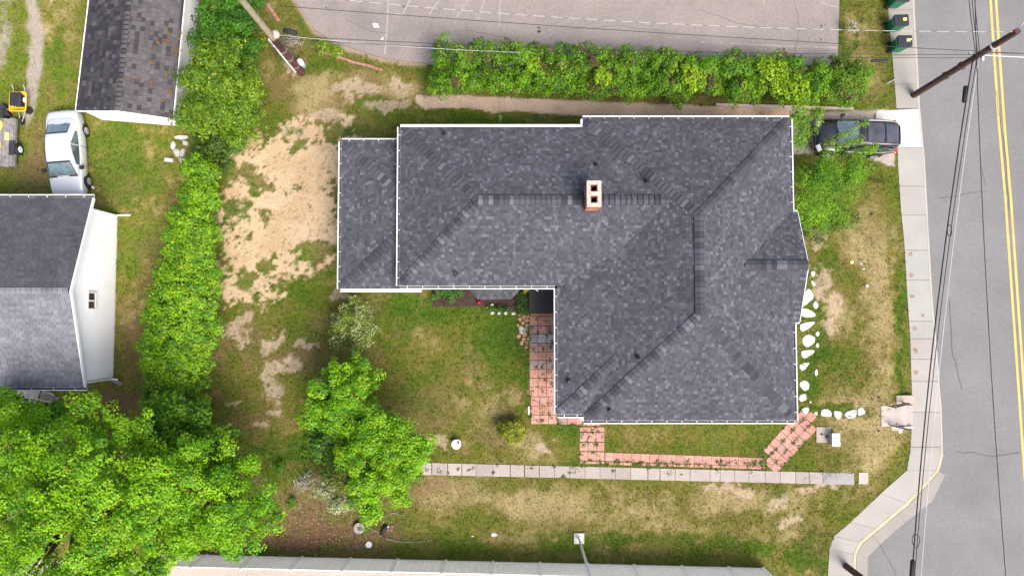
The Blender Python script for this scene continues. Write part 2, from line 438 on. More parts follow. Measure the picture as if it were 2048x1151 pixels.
def cover(X, Y):
    """-> colour (n,3), grass density (n)"""
    u, v = plan_uv(X, Y, 0.0)
    n1, n2, n3 = fbm(X*0.45, Y*0.45, 1), fbm(X*1.6, Y*1.6, 21), fbm(X*5.0, Y*5.0, 41, 3)
    n4 = fbm(X*0.9+3, Y*0.9, 61)
    wu = u + (fbm(X*0.8, Y*0.8, 201, 3)-.5)*56 + (fbm(X*2.6, Y*2.6, 221, 3)-.5)*30
    wv = v + (fbm(X*0.8+40, Y*0.8, 241, 3)-.5)*44 + (fbm(X*2.6+40, Y*2.6, 261, 3)-.5)*26
    def blob(cu, cv, ru, rv, k=0.9):
        d = np.hypot((wu-cu)/ru, (wv-cv)/rv) + (n2-0.5)*k + (n3-0.5)*k*0.7
        return 1 - sstep(0.55, 1.25, d)
    dry = 0.27 + (n1-0.5)*1.0 + (n2-0.5)*0.9 + (n3-.5)*.6
    lush_shade = np.zeros_like(u) + (n4-0.5)*0.8
    for a in DRY: dry = dry + a[4]*1.0*blob(*a[:4])
    for a in LUSH_SHADE:
        w = blob(*a[:4]); lush_shade = lush_shade + a[4]*w; dry = dry - a[4]*0.7*w
    dry = np.clip(dry, 0, 1)[:, None]; lush_shade = np.clip(lush_shade, 0, 1)[:, None]
    t = dry*2
    c = np.where(t < 1, C_GREEN*(1-t) + C_OLIVE*t, C_OLIVE*(2-t) + C_DRY*(t-1))
    c = c*(1-lush_shade*0.85) + C_LUSH_SHADE*lush_shade*0.85
    dens = 1.0 - 0.45*dry[:, 0]
    left = 1 - sstep(330, 420, u)
    c = c * (1 + 0.35*left[:, None])
    def lay(w, col, kill=1.0):
        nonlocal c, dens
        w = np.clip(w, 0, 1)
        c = c*(1-w[:, None]) + col*w[:, None]
        dens = dens*(1 - kill*w)
    for a in BROWN_AND_SHADE: lay(a[4]*blob(*a[:4], 1.1), C_LITTER if a[4] > .7 else C_SOIL*0.85, 0.6)  # litter and soil colours, also laid where shade is painted in
    mot = sstep(0.50, 0.72, fbm(X*1.3+9, Y*1.3, 131)) * (0.22 + 0.22*sstep(400, 450, u)*(1-sstep(740, 800, u)))
    lay(mot, C_SOIL*0.95, 0.45)
    n5 = fbm(X*9.0, Y*9.0, 171, 2)
    for a in PALE:
        wp_ = sstep(0.22, 0.85, blob(a[0], a[1], a[2]*1.15, a[3]*1.15, 1.3) + (n3-.5)*1.5 + (n5-.5)*1.0) * sstep(0.02, 0.2, blob(a[0], a[1], a[2]*1.3, a[3]*1.3, .6))
        lay(0.62*wp_, C_PALE*(0.8+0.4*n5[:, None]), 0.95)
    # bare sandy yard, grass creeping back in patches
    ps = poly_soft(u, v, SAND, 46)
    s = ps + ((n2-0.5)*1.4 + (n3-0.5)*1.4 + (n5-.5)*.8)*sstep(.02, .3, ps)
    gr = np.zeros_like(u)
    for a in ((470, 415, 30, 22), (520, 375, 24, 20), (530, 440, 14, 20), (640, 500, 36, 26), (490, 560, 24, 30), (600, 290, 20, 20), (470, 350, 40, 30), (530, 530, 20, 18), (668, 270, 20, 20), (665, 390, 20, 10), (500, 620, 60, 16)):
        gr = np.maximum(gr, blob(*a, 1.2))
    sand = sstep(0.36, 0.70, s) * (1 - 0.9*sstep(0.25, 0.75, gr + (n5-.5)*.5))
    tan = fbm(X*0.8, Y*1.1, 77)[:, None]
    sc = C_SAND*(0.86 + 0.3*n1[:, None]) * (1-0.45*sstep(.5, .7, tan)) + C_TAN*0.45*sstep(.5, .7, tan)
    spk = sstep(0.70, 0.76, fbm(X*7, Y*7, 99, 2))[:, None]*0.5
    sc = sc*(1-spk) + C_SOIL*spk
    lay(sand, sc, 0.97)
    # gravel tracks at the far left
    tr = np.exp(-((u-62-10*np.sin(v/60))/18)**2) * (1-sstep(225, 280, v)) + np.exp(-((u-8)/26)**2)*(1-sstep(90, 200, v))*0.6
    lay(sstep(0.35, 0.8, tr + (n2-0.5)*0.9)*0.85, C_GRAVEL*(0.9+0.3*n3[:, None]), 0.9)
    lay(sstep(.3, .7, poly_soft(u, v, PATHD, 5) + (n2-.5)*.5)*0.95, C_PALE*(0.82+0.45*n2[:, None])*(1-0.18*sstep(1200, 1450, u))[:, None], 1.0)
    lay(sstep(.35, .65, poly_soft(u, v, DRIVE, 5) + (n2-.5)*.3), C_CRETE*0.85*(0.85+0.3*n2[:, None]), 1.0)
    lay(sstep(.35, .65, poly_soft(u, v, BED, 4) + (n3-.5)*.4), C_MULCH*(0.6+0.9*n3[:, None]), 0.92)
    # worn edge along the lot and beyond the vinyl fence
    dl = seg_dist(X, Y, LOT_XY[1:9])
    lay((1-sstep(0.08, 0.35, dl + (n2-.5)*.25))*0.85, C_PALE*0.8, 0.9)
    fv = 1112 + (u-415)*0.0235
    lay(sstep(12, 20, v-fv) * (1-sstep(1540, 1552, u)), C_CRETE*0.95*(0.85+0.3*n1[:, None]), 1.0)
    return c, np.clip(dens, 0, 1)

GX0, GX1, GY0, GY1, GS = -31.0, 31.0, -17.0, 21.0, 0.1
xs, ys = np.arange(GX0, GX1 + 1e-6, GS), np.arange(GY0, GY1 + 1e-6, GS)
XX, YY = np.meshgrid(xs, ys)
fx, fy = XX.ravel(), YY.ravel()
fz = ground_z(fx, fy)
gc, gd = cover(fx, fy)
nx, ny = len(xs), len(ys)
ii = (np.arange(ny-1)[:, None]*nx + np.arange(nx-1)[None, :]).ravel()
me = np_mesh('ground', np.stack([fx, fy, fz], 1), np.stack([ii, ii+1, ii+nx+1, ii+nx], 1), gc, smooth=True)
tag(link('ground', me, M['ground']), 'patchy yard of grass, dry straw and bare sand', kind='structure')
b = MB()   # the land goes on beyond the surveyed lots
ring = [(GX0, GY0), (GX1, GY0), (GX1, GY1), (GX0, GY1)]
big = [(-900, -900), (900, -900), (900, 900), (-900, 900)]
for i in range(4):
    j = (i+1) % 4
    b.face([(*big[i], -0.62), (*big[j], -0.62), (*ring[j], -0.62), (*ring[i], -0.62)], tuple(C_OLIVE))
tag(b.build('outer_ground', M['ground']), 'grassland beyond the surveyed lots', kind='structure')

# grass blades: real geometry, one uncountable mass
def grass():
    n = 330000
    X = rng.uniform(-28.5, 28.5, n); Y = rng.uniform(-14.2, 18.6, n)
    c, d = cover(X, Y)
    patch = fbm(X*0.7, Y*0.7, 301)
    keep = rng.uniform(0, 1, n) < (d**1.4) * (0.45 + 0.9*patch)
    keep &= ~in_poly(X, Y, STREET) & ~in_poly(X, Y, LOT_XY)
    u, v = plan_uv(X, Y, 0)
    keep &= ~((u > 830) & (u < 1590) & (v > 285) & (v < 560)) & ~((u > 700) & (u < 840) & (v > 300) & (v < 560)) & ~((u > 1130) & (u < 1580) & (v > 300) & (v < 820))
    keep &= ~((u < 200) & (v > 440) & (v < 740)) & ~((u > 210) & (u < 370) & (v < 240))
    X, Y, c = X[keep], Y[keep], c[keep]
    n = len(X)
    Z = ground_z(X, Y)
    tone = rng.normal(1.0, 0.22, (n, 1)).clip(0.45, 1.7)
    yel = (rng.uniform(0, 1, (n, 1)) < 0.14)
    c = c * tone
    c = np.where(yel, c*np.array((1.5, 1.25, 1.3)), c*np.array((0.95, 1.04, 0.9)))
    V, C = [], []
    for k in range(3):
        a = rng.uniform(0, 2*np.pi, n); L = rng.uniform(0.03, 0.085, n); w = rng.uniform(0.012, 0.024, n)
        h = L * rng.uniform(0.35, 0.9, n)
        ca, sa = np.cos(a), np.sin(a)
        bx, by = X + rng.normal(0, .015, n), Y + rng.normal(0, .015, n)
        p0 = np.stack([bx - sa*w, by + ca*w, Z - 0.004], 1); p1 = np.stack([bx + sa*w, by - ca*w, Z - 0.004], 1)
        p2 = np.stack([bx + ca*L, by + sa*L, Z + h], 1)
        V.append(np.stack([p0, p1, p2], 1).reshape(-1, 3)); C.append(np.repeat(c, 3, 0))
    V = np.concatenate(V); C = np.concatenate(C)
    me = np_mesh('grass', V, np.arange(len(V)).reshape(-1, 3), C)
    tag(link('grass', me, M['grass']), 'short tufted lawn grass, green to straw', 'grass', kind='stuff')
grass()

# ------------------------------------------------------------------ road, pavement, parking lot
b = MB()
b.prism([tuple(P(u, v, Z_ROAD)) for u, v in [(1700, 1330), (1706, 1151), (1708, 1108), (1720, 1082), (1752, 1056), (1814, 1004), (1872, 940), (1880, 905), (1876, 793), (1868, 686), (1852, 476), (1848, 325), (1832, 115), (1826, 34), (1816, -170)][::1]] +
        [(27, 60, Z_ROAD), (34, 60, Z_ROAD), (34, -60, Z_ROAD), (18, -60, Z_ROAD)][::1], 0.2, bottom=False)
# orientation is fixed up by recalculating below
road = b.build('road', M['asphalt'])
tag(road, 'grey asphalt street with double yellow centre line', kind='structure')
def fix_normals(o):
    import bmesh
    bm = bmesh.new(); bm.from_mesh(o.data)
    bmesh.ops.recalc_face_normals(bm, faces=bm.faces); bm.to_mesh(o.data); bm.free()
fix_normals(road)
def strip(pts_uv, z, width, name, m, parent, th=0.004):
    """painted band along a survey polyline"""
    pts = [P(u, v, z) for u, v in pts_uv]
    b = MB()
    L, Rr = [], []
    for i, p in enumerate(pts):
        t = (pts[min(i+1, len(pts)-1)] - pts[max(i-1, 0)]); t.z = 0; t.normalize()
        s = Vector((-t.y, t.x, 0)) * width/2
        L.append(p + s); Rr.append(p - s)
    for i in range(len(pts)-1):
        b.face([Rr[i], Rr[i+1], L[i+1], L[i]])
    o = b.build(name, m, parent); fix_normals(o)
    if o.data.polygons[0].normal.z < 0: o.data.flip_normals()
    return o
CL1 = [(1967, -170), (1981, 0), (1989, 120), (1998, 250), (2011, 400), (2022, 560), (2036, 760), (2050, 960), (2064, 1151), (2075, 1330)]
CL2 = [(u + 11, v) for u, v in CL1]
strip(CL1, Z_ROAD + 0.005, 0.13, 'centre_line', M['yellow_paint'], road)
strip(CL2, Z_ROAD + 0.005, 0.13, 'centre_line', M['yellow_paint'], road)

def ccw(pts):
    a = sum(pts[i][0]*pts[(i+1) % len(pts)][1] - pts[(i+1) % len(pts)][0]*pts[i][1] for i in range(len(pts)))
    return pts if a > 0 else pts[::-1]
walk = empty('sidewalk', P(1830, 500, Z_WALK))
tag(walk, 'pale concrete sidewalk with kerb along the street', kind='structure')
def lerp_walk(v):
    def f(pl):
        for (u1, v1), (u2, v2) in zip(pl[:-1], pl[1:]):
            if v1 <= v <= v2: return u1 + (u2-u1)*(v-v1)/(v2-v1)
    return f(WALK_IN), f(WALK_OUT)
cuts = [-170, 20, 112, 168, 217, 295, 372, 430, 500, 560, 642, 677, 718, 762, 824, 893]
tones = [(0.32, 0.295, 0.265)]*4 + [(0.47, 0.455, 0.44)] + [(0.35, 0.33, 0.305)]*3 + [(0.345, 0.338, 0.31)]*3 + [(0.36, 0.325, 0.30)]*4
WALK_POLYS = []
for i in range(len(cuts)-1):
    v0, v1 = cuts[i] + 0.35, cuts[i+1] - 0.35
    vv = [v0] + [v for u, v in WALK_IN if v0 < v < v1] + [v1]
    L_ = [P(lerp_walk(v)[0], v, Z_WALK) for v in vv]; R_ = [P(lerp_walk(v)[1] - 3.5, v, Z_WALK) for v in vv]
    if cuts[i] == 217: L_ = [P(1752, 222, gz(P(1752, 222)) + 0.03), P(1750, 294, gz(P(1750, 294)) + 0.03)]
    WALK_POLYS.append((L_ + R_[::-1], tones[i]))
# the corner ramp, cut across its width
ci = [(1821, 893.5), (1821, 900), (1814, 940), (1762, 986), (1702, 1043), (1668, 1072), (1659, 1097), (1656, 1151), (1654, 1330)]
co = [(1883, 893.5), (1882.5, 905), (1872, 940), (1811, 1005), (1749, 1057), (1718, 1083), (1707, 1107), (1705, 1151), (1703, 1330)]
for i in range(len(ci)-1):
    e = 0.4 if i else 0.0
    a0, a1, b1, b0 = ci[i], ci[i+1], co[i+1], co[i]
    WALK_POLYS.append(([P(a0[0], a0[1], Z_WALK), P(a1[0], a1[1]-e, Z_WALK), P(b1[0], b1[1]-e, Z_WALK), P(b0[0], b0[1], Z_WALK)], (0.345, 0.32, 0.29)))
for pl, t in WALK_POLYS:
    k = random.uniform(0.94, 1.06)
    b = MB(); b.prism(ccw([tuple(p) for p in pl]), 0.16, tuple(c*k for c in t)); b.build('paving_slab', M['concrete'], walk)
M['soil_patch'] = mat('washed_soil', (0.27, 0.185, 0.135), 1.0, 0.25, 6.0)
for (u, v, r) in ((1821, 508, 6), (1823, 550, 6), (1825, 592, 6), (1846, 631, 4.5), (1829, 656, 6), (1831, 700, 6), (1833, 744, 6)):
    b = MB(); p = P(u, v, Z_WALK + 0.006)
    b.face([(p.x + r/37*math.cos(a)*random.uniform(.4, 1.1), p.y + r/37*math.sin(a)*random.uniform(.4, 1.0), p.z) for a in [k*2*math.pi/14 for k in range(14)]])
    b.build('soil_patch', M['soil_patch'], walk)
# kerb stones between slab and road
def between(pa, pb, z, th, name, m, parent, col=None):
    b = MB()
    for i in range(len(pa)-1):
        b.prism(ccw([tuple(P(*pa[i], z)), tuple(P(*pa[i+1], z)), tuple(P(*pb[i+1], z)), tuple(P(*pb[i], z))]), th, col)
    return b.build(name, m, parent)
straight = [i for i, (u, v) in enumerate(WALK_OUT) if v <= 905]
ko = [WALK_OUT[i] for i in straight]; ki = [(u-3.2, v) for u, v in ko]
between(ki, ko, Z_WALK + 0.004, 0.2, 'kerb', M['concrete'], walk, (0.43, 0.39, 0.34))
between([(1882.8, 905), (1872.5, 940), (1811.3, 1005), (1749.3, 1057.2), (1718.5, 1083.3), (1707.5, 1107), (1705.5, 1151), (1703.5, 1330)],
        [(1887, 906), (1878, 942), (1816, 1010), (1754, 1062), (1724, 1087), (1713, 1109), (1711, 1151), (1709, 1330)], Z_WALK + 0.01, 0.22, 'painted_kerb', M['kerb_paint'], walk)
between([(1879, 942.6), (1817, 1010.6), (1755, 1062.6), (1725, 1087.6), (1714, 1109.4), (1712, 1151), (1710, 1330)],
        [(1890, 950), (1864, 1002), (1805, 1048), (1760, 1088), (1736, 1112), (1735, 1151), (1733, 1330)], Z_ROAD + 0.012, 0.05, 'gutter_apron', M['concrete'], walk, (0.29, 0.265, 0.24))

b = MB(); b.prism(ccw([(x, y, Z_LOT) for x, y in LOT_XY]), 0.12, bottom=False)
lot = b.build('parking_lot', M['lot'])
tag(lot, 'sun bleached asphalt parking lot behind the hedge', kind='structure')
for pts, w in (([(777, -40), (775, 40), (770, 108)], .10), ([(841, -40), (805, 29)], .09), ([(905, -40), (859, 29)], .09), ([(962, -40), (913, 35)], .09), ([(985, -40), (955, 39)], .08),
          ([(1003, -40), (998, 53)], .08), ([(1400, 84), (1540, 91), (1674, 96)], .10), ([(1640, 3), (1660, 13), (1676, 13)], .08), ([(780, 27), (805, 29)], .08)):
    strip(pts, Z_LOT + 0.005, w, 'stall_line', M['white_line'], lot)
M['crack'] = mat('tarred_crack', (0.075, 0.073, 0.074), 0.8, 0.2)
def crack(pts, z, parent, w=.018):
    full = []
    for (a, c) in zip(pts[:-1], pts[1:]):
        for k in range(6):
            t = k/6; full.append((a[0]+(c[0]-a[0])*t + random.uniform(-2, 2), a[1]+(c[1]-a[1])*t + random.uniform(-2, 2)))
    full.append(pts[-1])
    strip(full, z, w, 'crack', M['crack'], parent)
for pts in ([(1878, 396), (1912, 392), (1950, 385), (1975, 383)], [(1915, 905), (1950, 905), (1985, 912), (2040, 903)], [(1722, 1034), (1750, 1075), (1790, 1140), (1800, 1180)], [(1990, 180), (2010, 300), (2018, 420)], [(1960, 330), (1972, 370)], [(1900, 600), (1906, 700), (1925, 780)]):
    crack(pts, Z_ROAD + 0.018, road)
for pts in ([(1046, 22), (1052, 34)], [(1130, 60), (1240, 52), (1330, 64)], [(690, 40), (740, 62), (800, 70)], [(1400, 20), (1480, 48), (1560, 60)], [(930, 60), (1010, 74)], [(1590, 0), (1600, 60), (1590, 110)]):
    crack(pts, Z_LOT + 0.006, lot)
M['oil'] = mat('oil_stain', (0.035, 0.032, 0.034), 0.7, 0.2)
for u, v, r in ((1078, 56, 5), (1078, 63.5, 7.5), (652, 16, 4), (807, 14, 4), (1643, 52, 5), (1640, 57, 3), (1650, 49, 3), (1642, 80, 4), (1655, 82, 2), (1094, 57, 2), (1640, 66, 2)):
    p = P(u, v, Z_LOT + 0.005); b = MB()
    b.face([(p.x + r/38/2*math.cos(a)*random.uniform(.75, 1.2), p.y + r/38/2*.8*math.sin(a)*random.uniform(.75, 1.2), p.z) for a in [k*math.pi/5 for k in range(10)]])
    b.build('oil_stain', M['oil'], lot)

# ------------------------------------------------------------------ roofs: shingle courses as geometry
def clip_intervals(poly2, s):
    """x-intervals of polygon at height s"""
    xs = []
    n = len(poly2)
    for i in range(n):
        (x1, y1), (x2, y2) = poly2[i], poly2[(i+1) % n]
        if (y1 > s) != (y2 > s):
            xs.append(x1 + (x2-x1)*(s-y1)/(y2-y1))
    xs.sort()
    return [(xs[i], xs[i+1]) for i in range(0, len(xs)-1, 2)]
def tone_pick(pal):
    r = random.random(); acc = 0
    for w, c in pal:
        acc += w
        if r <= acc:
            k = random.uniform(0.9, 1.1)
            return (c[0]*k, c[1]*k, c[2]*k)
    return pal[-1][1]
NEW_ROOF = [(0.24, (0.058, 0.059, 0.070)), (0.46, (0.073, 0.074, 0.087)), (0.22, (0.092, 0.093, 0.108)), (0.08, (0.122, 0.124, 0.142))]
SHED_ROOF = [(0.20, (0.056, 0.049, 0.050)), (0.40, (0.092, 0.083, 0.084)), (0.40, (0.110, 0.100, 0.101))]
HOUSE_ROOF = [(0.3, (0.165, 0.166, 0.186)), (0.4, (0.182, 0.183, 0.204)), (0.3, (0.20, 0.20, 0.223))]

class Roof:
    """collects the courses of several slopes of one building"""
    def __init__(s, root, pal, expo, wmin, wmax, m, butt=0.012, singles=300, gap=0.004):
        s.root, s.pal, s.expo, s.w, s.m, s.butt, s.gap = root, pal, expo, (wmin, wmax), m, butt, gap
        s.loose, s.rest, s.singles = [], MB(), singles
        s.deck = []
    def slope(s, poly, th=0.10, pal=None):
        poly = [Vector(p) for p in poly]
        n = Vector((0, 0, 0))
        for i in range(len(poly)):
            a, c = poly[i], poly[(i+1) % len(poly)]
            n += Vector(((a.y-c.y)*(a.z+c.z), (a.z-c.z)*(a.x+c.x), (a.x-c.x)*(a.y+c.y)))
        n.normalize()
        if n.z < 0: n = -n; poly = poly[::-1]
        e = Vector((0, 0, 1)).cross(n).normalized()          # along the eave
        up = n.cross(e).normalized()
        o = poly[0]
        p2 = [((p-o).dot(e), (p-o).dot(up)) for p in poly]
        b = MB(); b.prism([tuple(p - n*0.012) for p in poly], th, (0.04, 0.042, 0.05))
        b.build('roof_deck', s.m, s.root)
        s0, s1 = min(q[1] for q in p2), max(q[1] for q in p2)
        rows = int((s1-s0)/s.expo) + 1
        pal = pal or s.pal
        for r in range(rows):
            y0 = s0 + r*s.expo; y1 = min(y0 + s.expo, s1)
            if y1 - y0 < 0.02: continue
            ym = (y0+y1)/2
            lo, mid, hi = clip_intervals(p2, y0+1e-3), clip_intervals(p2, ym), clip_intervals(p2, y1-1e-3)
            for k, (xa, xb) in enumerate(mid):
                if len(lo) == len(mid): la, lb = lo[k]
                else: la, lb = xa, xb
                if len(hi) == len(mid): ha, hb = hi[k]
                else: ha, hb = xa, xb
                x = xa - random.uniform(0, s.w[1])
                while x < xb:
                    w = random.uniform(*s.w)
                    t0, t1 = x + s.gap, x + w - s.gap
                    x += w
                    q = [(min(max(t0, la), lb), y0), (min(max(t1, la), lb), y0), (min(max(t1, ha), hb), y1), (min(max(t0, ha), hb), y1)]
                    if q[1][0]-q[0][0] < 0.01 and q[2][0]-q[3][0] < 0.01: continue
                    col = tone_pick(pal)
                    whole = abs(q[0][0]-t0) < 1e-6 and abs(q[1][0]-t1) < 1e-6 and abs(q[2][0]-t1) < 1e-6 and abs(q[3][0]-t0) < 1e-6
                    h0, h1 = s.butt*random.uniform(0.8, 1.5), 0.001
                    if whole:
                        s.loose.append((o + e*t0 + up*y0, e, up, n, t1-t0, y1-y0, h0, col))
                    else:
                        s._tab(s.rest, o, e, up, n, q, h0, h1, col)
    def _tab(s, b, o, e, up, n, q, h0, h1, col):
        P0 = [o + e*x + up*y for x, y in q]
        a, c, d, f = P0[0] + n*h0, P0[1] + n*h0, P0[2] + n*h1, P0[3] + n*h1
        g, h = P0[0] - n*0.006, P0[1] - n*0.006
        b.face([a, c, d, f], col)
        b.face([g, h, c, a], col)
        b.face([P0[3] - n*0.006, g, a, f], col); b.face([h, P0[2] - n*0.006, d, c], col)
    def finish(s):
        random.shuffle(s.loose)
        s.loose.sort(key=lambda t: -(round(t[0].z, 0) + t[4]*3))      # nearest the eye and widest first
        share = {}
        for (p, e, up, n, w, h, h0, col) in s.loose[:s.singles]:
            key = (round(w/0.03), round(h, 2), round(math.log(col[0])/0.13))
            if key not in share:
                b = MB()
                s._tab(b, Vector((0,0,0)), Vector((1,0,0)), Vector((0,1,0)), Vector((0,0,1)), [(0,0),(key[0]*0.03,0),(key[0]*0.03,h),(0,h)], h0, 0.001, col)
                share[key] = b.mesh('shingle')
            o = link('shingle', share[key], s.m, s.root)
            o.matrix_local = Matrix.Translation(p - off_of(s.root)) @ Matrix((e, up, n)).transposed().to_4x4()
        for (p, e, up, n, w, h, h0, col) in s.loose[s.singles:]:
            s._tab(s.rest, p, e, up, n, [(0,0),(w,0),(w,h),(0,h)], h0, 0.001, col)
        tag(s.rest.build('shingle_courses', s.m, s.root), kind='stuff')

def caps(root, a, c, nl, nr, pitch, half, m, pal, lift=0.018, vent=False):
    """bent cap shingles along a hip or ridge from a up to c; nl, nr: normals of the two slopes"""
    a, c, nl, nr = Vector(a), Vector(c), Vector(nl).normalized(), Vector(nr).normalized()
    t = (c-a); L = t.length; t.normalize()
    sl = nl.cross(t).normalized(); sr = nr.cross(t).normalized()
    for sv, other in ((sl, nr), (sr, nl)): pass
    if sl.z > 0: sl = -sl
    if sr.z > 0: sr = -sr
    if abs(sl.z) < 1e-4 and abs(sr.z) < 1e-4 and sl.dot(sr) > 0: sr = -sl
    up = (nl+nr).normalized()
    if not vent:
        b = MB()
        for sv, nn in ((sl, nl), (sr, nr)):
            b.face([a + up*.02, c + up*.02, c + sv*half + nn*.016, a + sv*half + nn*.016], (0.020, 0.020, 0.024))  # dark strip that paints the shadow lines between the caps
        b.build('cap_shadow_strip', m, root)
        lift += .012
    if vent:
        b = MB()
        for sv, nn in ((sl, nl), (sr, nr)):
            q = [a + nn*0.05, c + nn*0.05, c + sv*(half+.02) + nn*0.05, a + sv*(half+.02) + nn*0.05]
            b.face(q, (0.034, 0.034, 0.040)); b.face([q[3], q[2], q[2] - nn*0.06, q[3] - nn*0.06], (0.034, 0.034, 0.040))
        for end in (a, c):
            b.face([end + up*0.05, end + sl*(half+.02) + nl*0.05, end + sl*(half+.02) - nl*0.01, end, end + sr*(half+.02) - nr*0.01, end + sr*(half+.02) + nr*0.05], (0.034, 0.034, 0.040))
        b.build('ridge_vent', m, root)
        lift += 0.045
    var = []
    for k in range(5):
        col = pal[min(k, len(pal)-1)][1] if k < 4 else tuple(x*1.15 for x in pal[1][1])
        b = MB()
        for sv, nn in ((sl, nl), (sr, nr)):
            h0, h1 = lift + 0.034, lift
            p = [up*h0, t*pitch*(.94 if vent else .87) + up*h1, t*pitch*(.94 if vent else .87) + sv*half + nn*h1, sv*half + nn*h0]
            b.face(p, col)
            b.face([p[3], p[2], p[2] - nn*(h1+.004), p[3] - nn*(h0+.004)], col)
            b.face([p[0], p[3], p[3] - nn*(h0+.004), p[0] - up*(h0+.004)], col)
        var.append(b.mesh('ridge_cap'))
    n = int(L/pitch)
    for i in range(n):
        k = random.choices(range(5), (3, 4, 3, 1.6, 3))[0]
        o = link('ridge_cap', var[k], m, root)
        o.location = a + t*(i*L/n) - off_of(root)

M['debris_and_dark'] = mat('gutter_dark_strip', (0.06, 0.055, 0.06), 1.0, 0.3, 3.0)  # dark colour for the inside of the gutters, also on the flashing
def gutter(root, a, c, out, depth=0.14, h=0.10, straps=0.7, name='gutter'):
    """open trough from a to c (points on the eave edge), out: unit vector away from the roof"""
    a, c, out = Vector(a), Vector(c), Vector(out).normalized()
    t = (c-a); L = t.length; t.normalize()
    b = MB()
    z = Vector((0, 0, 1))
    def plate(o0, d, w, hh):
        m3 = Matrix((t, out, z)).transposed()
        b.box((a+c)/2 + o0, (L, d, hh), m3)
    plate(out*0.012 - z*(h/2), 0.012, 0, h)
    plate(out*(depth/2+.006) - z*(h-.006), depth - .02, 0, 0.012)
    plate(out*depth - z*(h/2) + z*0.006, 0.045, 0, h + 0.012)
    g = b.build(name, M['white'], root)
    if straps:
        db = MB(); m3 = Matrix((t, out, z)).transposed(); db.box((a+c)/2 + out*(depth/2+.0) - z*(h*.62), (L-.01, depth-.055, .02), m3); db.build('gutter_dark_strip', M['debris_and_dark'], g)  # dark strip added to darken the trough, its shade put into colour
    if straps:
        n = max(1, int(L/straps))
        for i in range(n):
            p = a + t*((i+.5)*L/n) + out*(depth/2) + z*0.004
            bb = MB(); bb.box(p, (0.026, depth, 0.008), Matrix((t, out, z)).transposed())
            bb.build('gutter_strap', M['white'], g)
    return g
def fascia(root, a, c, out, h=0.18, th=0.05, top=0.02):
    a, c, out = Vector(a), Vector(c), Vector(out).normalized()
    t = (c-a); L = t.length; t.normalize()
    z = Vector((0, 0, 1)); n = t.cross(out).normalized()
    if n.z < 0: n = -n
    b = MB(); b.box((a+c)/2 + out*(th/2+.003) + n*(top-h/2), (L, th, h), Matrix((t, out, n)).transposed() if t.cross(out).z > 0 else Matrix((t, out, -n)).transposed())
    return b.build('fascia', M['white'], root)
def window(root, c, w, h, nrm, panes=2, vertical=False, glass=None):
    """window on a wall: frame bars proud of the wall with recessed panes"""
    c, nrm = Vector(c), Vector(nrm).normalized()
    e = Vector((0, 0, 1)).cross(nrm).normalized(); z = Vector((0, 0, 1))
    m3 = Matrix((e, z, nrm)).transposed()
    f = MB(); t = 0.07
    f.box(c + e*(w/2) + nrm*.03, (t, h+t, .06), m3); f.box(c - e*(w/2) + nrm*.03, (t, h+t, .06), m3)
    f.box(c + z*(h/2) + nrm*.028, (w-t, t, .056), m3); f.box(c - z*(h/2) + nrm*.03, (w-t, t, .08), m3)
    if panes == 2:
        f.box(c + nrm*.026, (t, h-t, .05) if not vertical else (w-t, t, .05), m3)
    fr = f.build('window', M['white'], root)
    for k in range(panes):
        d = (k - (panes-1)/2)
        cc = c + (e*(d*w/2) if not vertical else z*(d*h/2)) + nrm*0.008
        g = MB(); g.box(cc, (w/panes - t if not vertical else w-t, h-t if not vertical else h/panes - t, 0.01), m3)
        g.build('pane', glass or M['window'], fr)
    return fr
def walls(name, root, foot, z0, z1, m):
    b = MB(); b.prism(ccw([(x, y, z1) for x, y in foot]), z1-z0, bottom=False)
    return b.build(name, m, root)
def siding(name, root, a, c, z0, ztop, nrm, m, expo=0.13):
    """lap boards on one wall; ztop(s) gives wall height at fraction s"""
    a, c, nrm = Vector(a), Vector(c), Vector(nrm).normalized()
    b = MB(); n = 40
    zmax = max(ztop(i/n) for i in range(n+1))
    z = z0
    while z < zmax - 0.01:
        zt = min(z + expo, zmax)
        ss = [i/n for i in range(n+1) if ztop(i/n) > z + 0.005]
        if len(ss) >= 2:
            s0, s1 = ss[0], ss[-1]
            p, q = a.lerp(c, s0), a.lerp(c, s1)
            A, B = Vector((p.x, p.y, z)) + nrm*0.022, Vector((q.x, q.y, z)) + nrm*0.022
            D, E = Vector((p.x, p.y, zt)) + nrm*0.006, Vector((q.x, q.y, zt)) + nrm*0.006
            b.face([A, B, E, D]); b.face([A - nrm*.02, B - nrm*.02, B, A])
        z = zt
    return b.build(name, m, root)

# ------------------------------------------------------------------ the big house
ZE, PT = 3.8, 0.42
house = empty('hipped_house', (4.0, 3.0, 0))
tag(house, 'large house under a dark charcoal shingled hip roof with a brick chimney', 'house')
def PX(u, v, z): return P(u, v, z).x
def PY(u, v, z): return P(u, v, z).y
wX, wN, wS = PX(800, 410, ZE), PY(1000, 254, ZE), PY(960, 571, ZE)          # wing
bW, bE = PX(1166, 400, ZE), PX(1584, 540, ZE)                              # front block
bN, bS = PY(1370, 238, ZE), PY(1380, 840, ZE)
hw = (bE-bW)/2; RX = (bW+bE)/2; ZR = ZE + PT*hw
Rn, Rs = Vector((RX, bN-hw, ZR)), Vector((RX, bS+hw, ZR))
hg = (wN-wS)/2; wY = (wN+wS)/2; zw = ZE + PT*hg
Wl, V_ = Vector((wX+hg, wY, zw)), Vector((bW+hg, wY, zw))
gX = PX(1597, 530, ZE); gN, gS = PY(1597, 423, ZE), PY(1597, 644, ZE)
gh = (gN-gS)/2; gY = (gN+gS)/2; zg = ZE + PT*gh
gB = Vector((bE-gh, gY, zg))
xX = PX(1115, 700, 3.74); xS = PY(1140, 828, 3.74)                         # the west lean-out
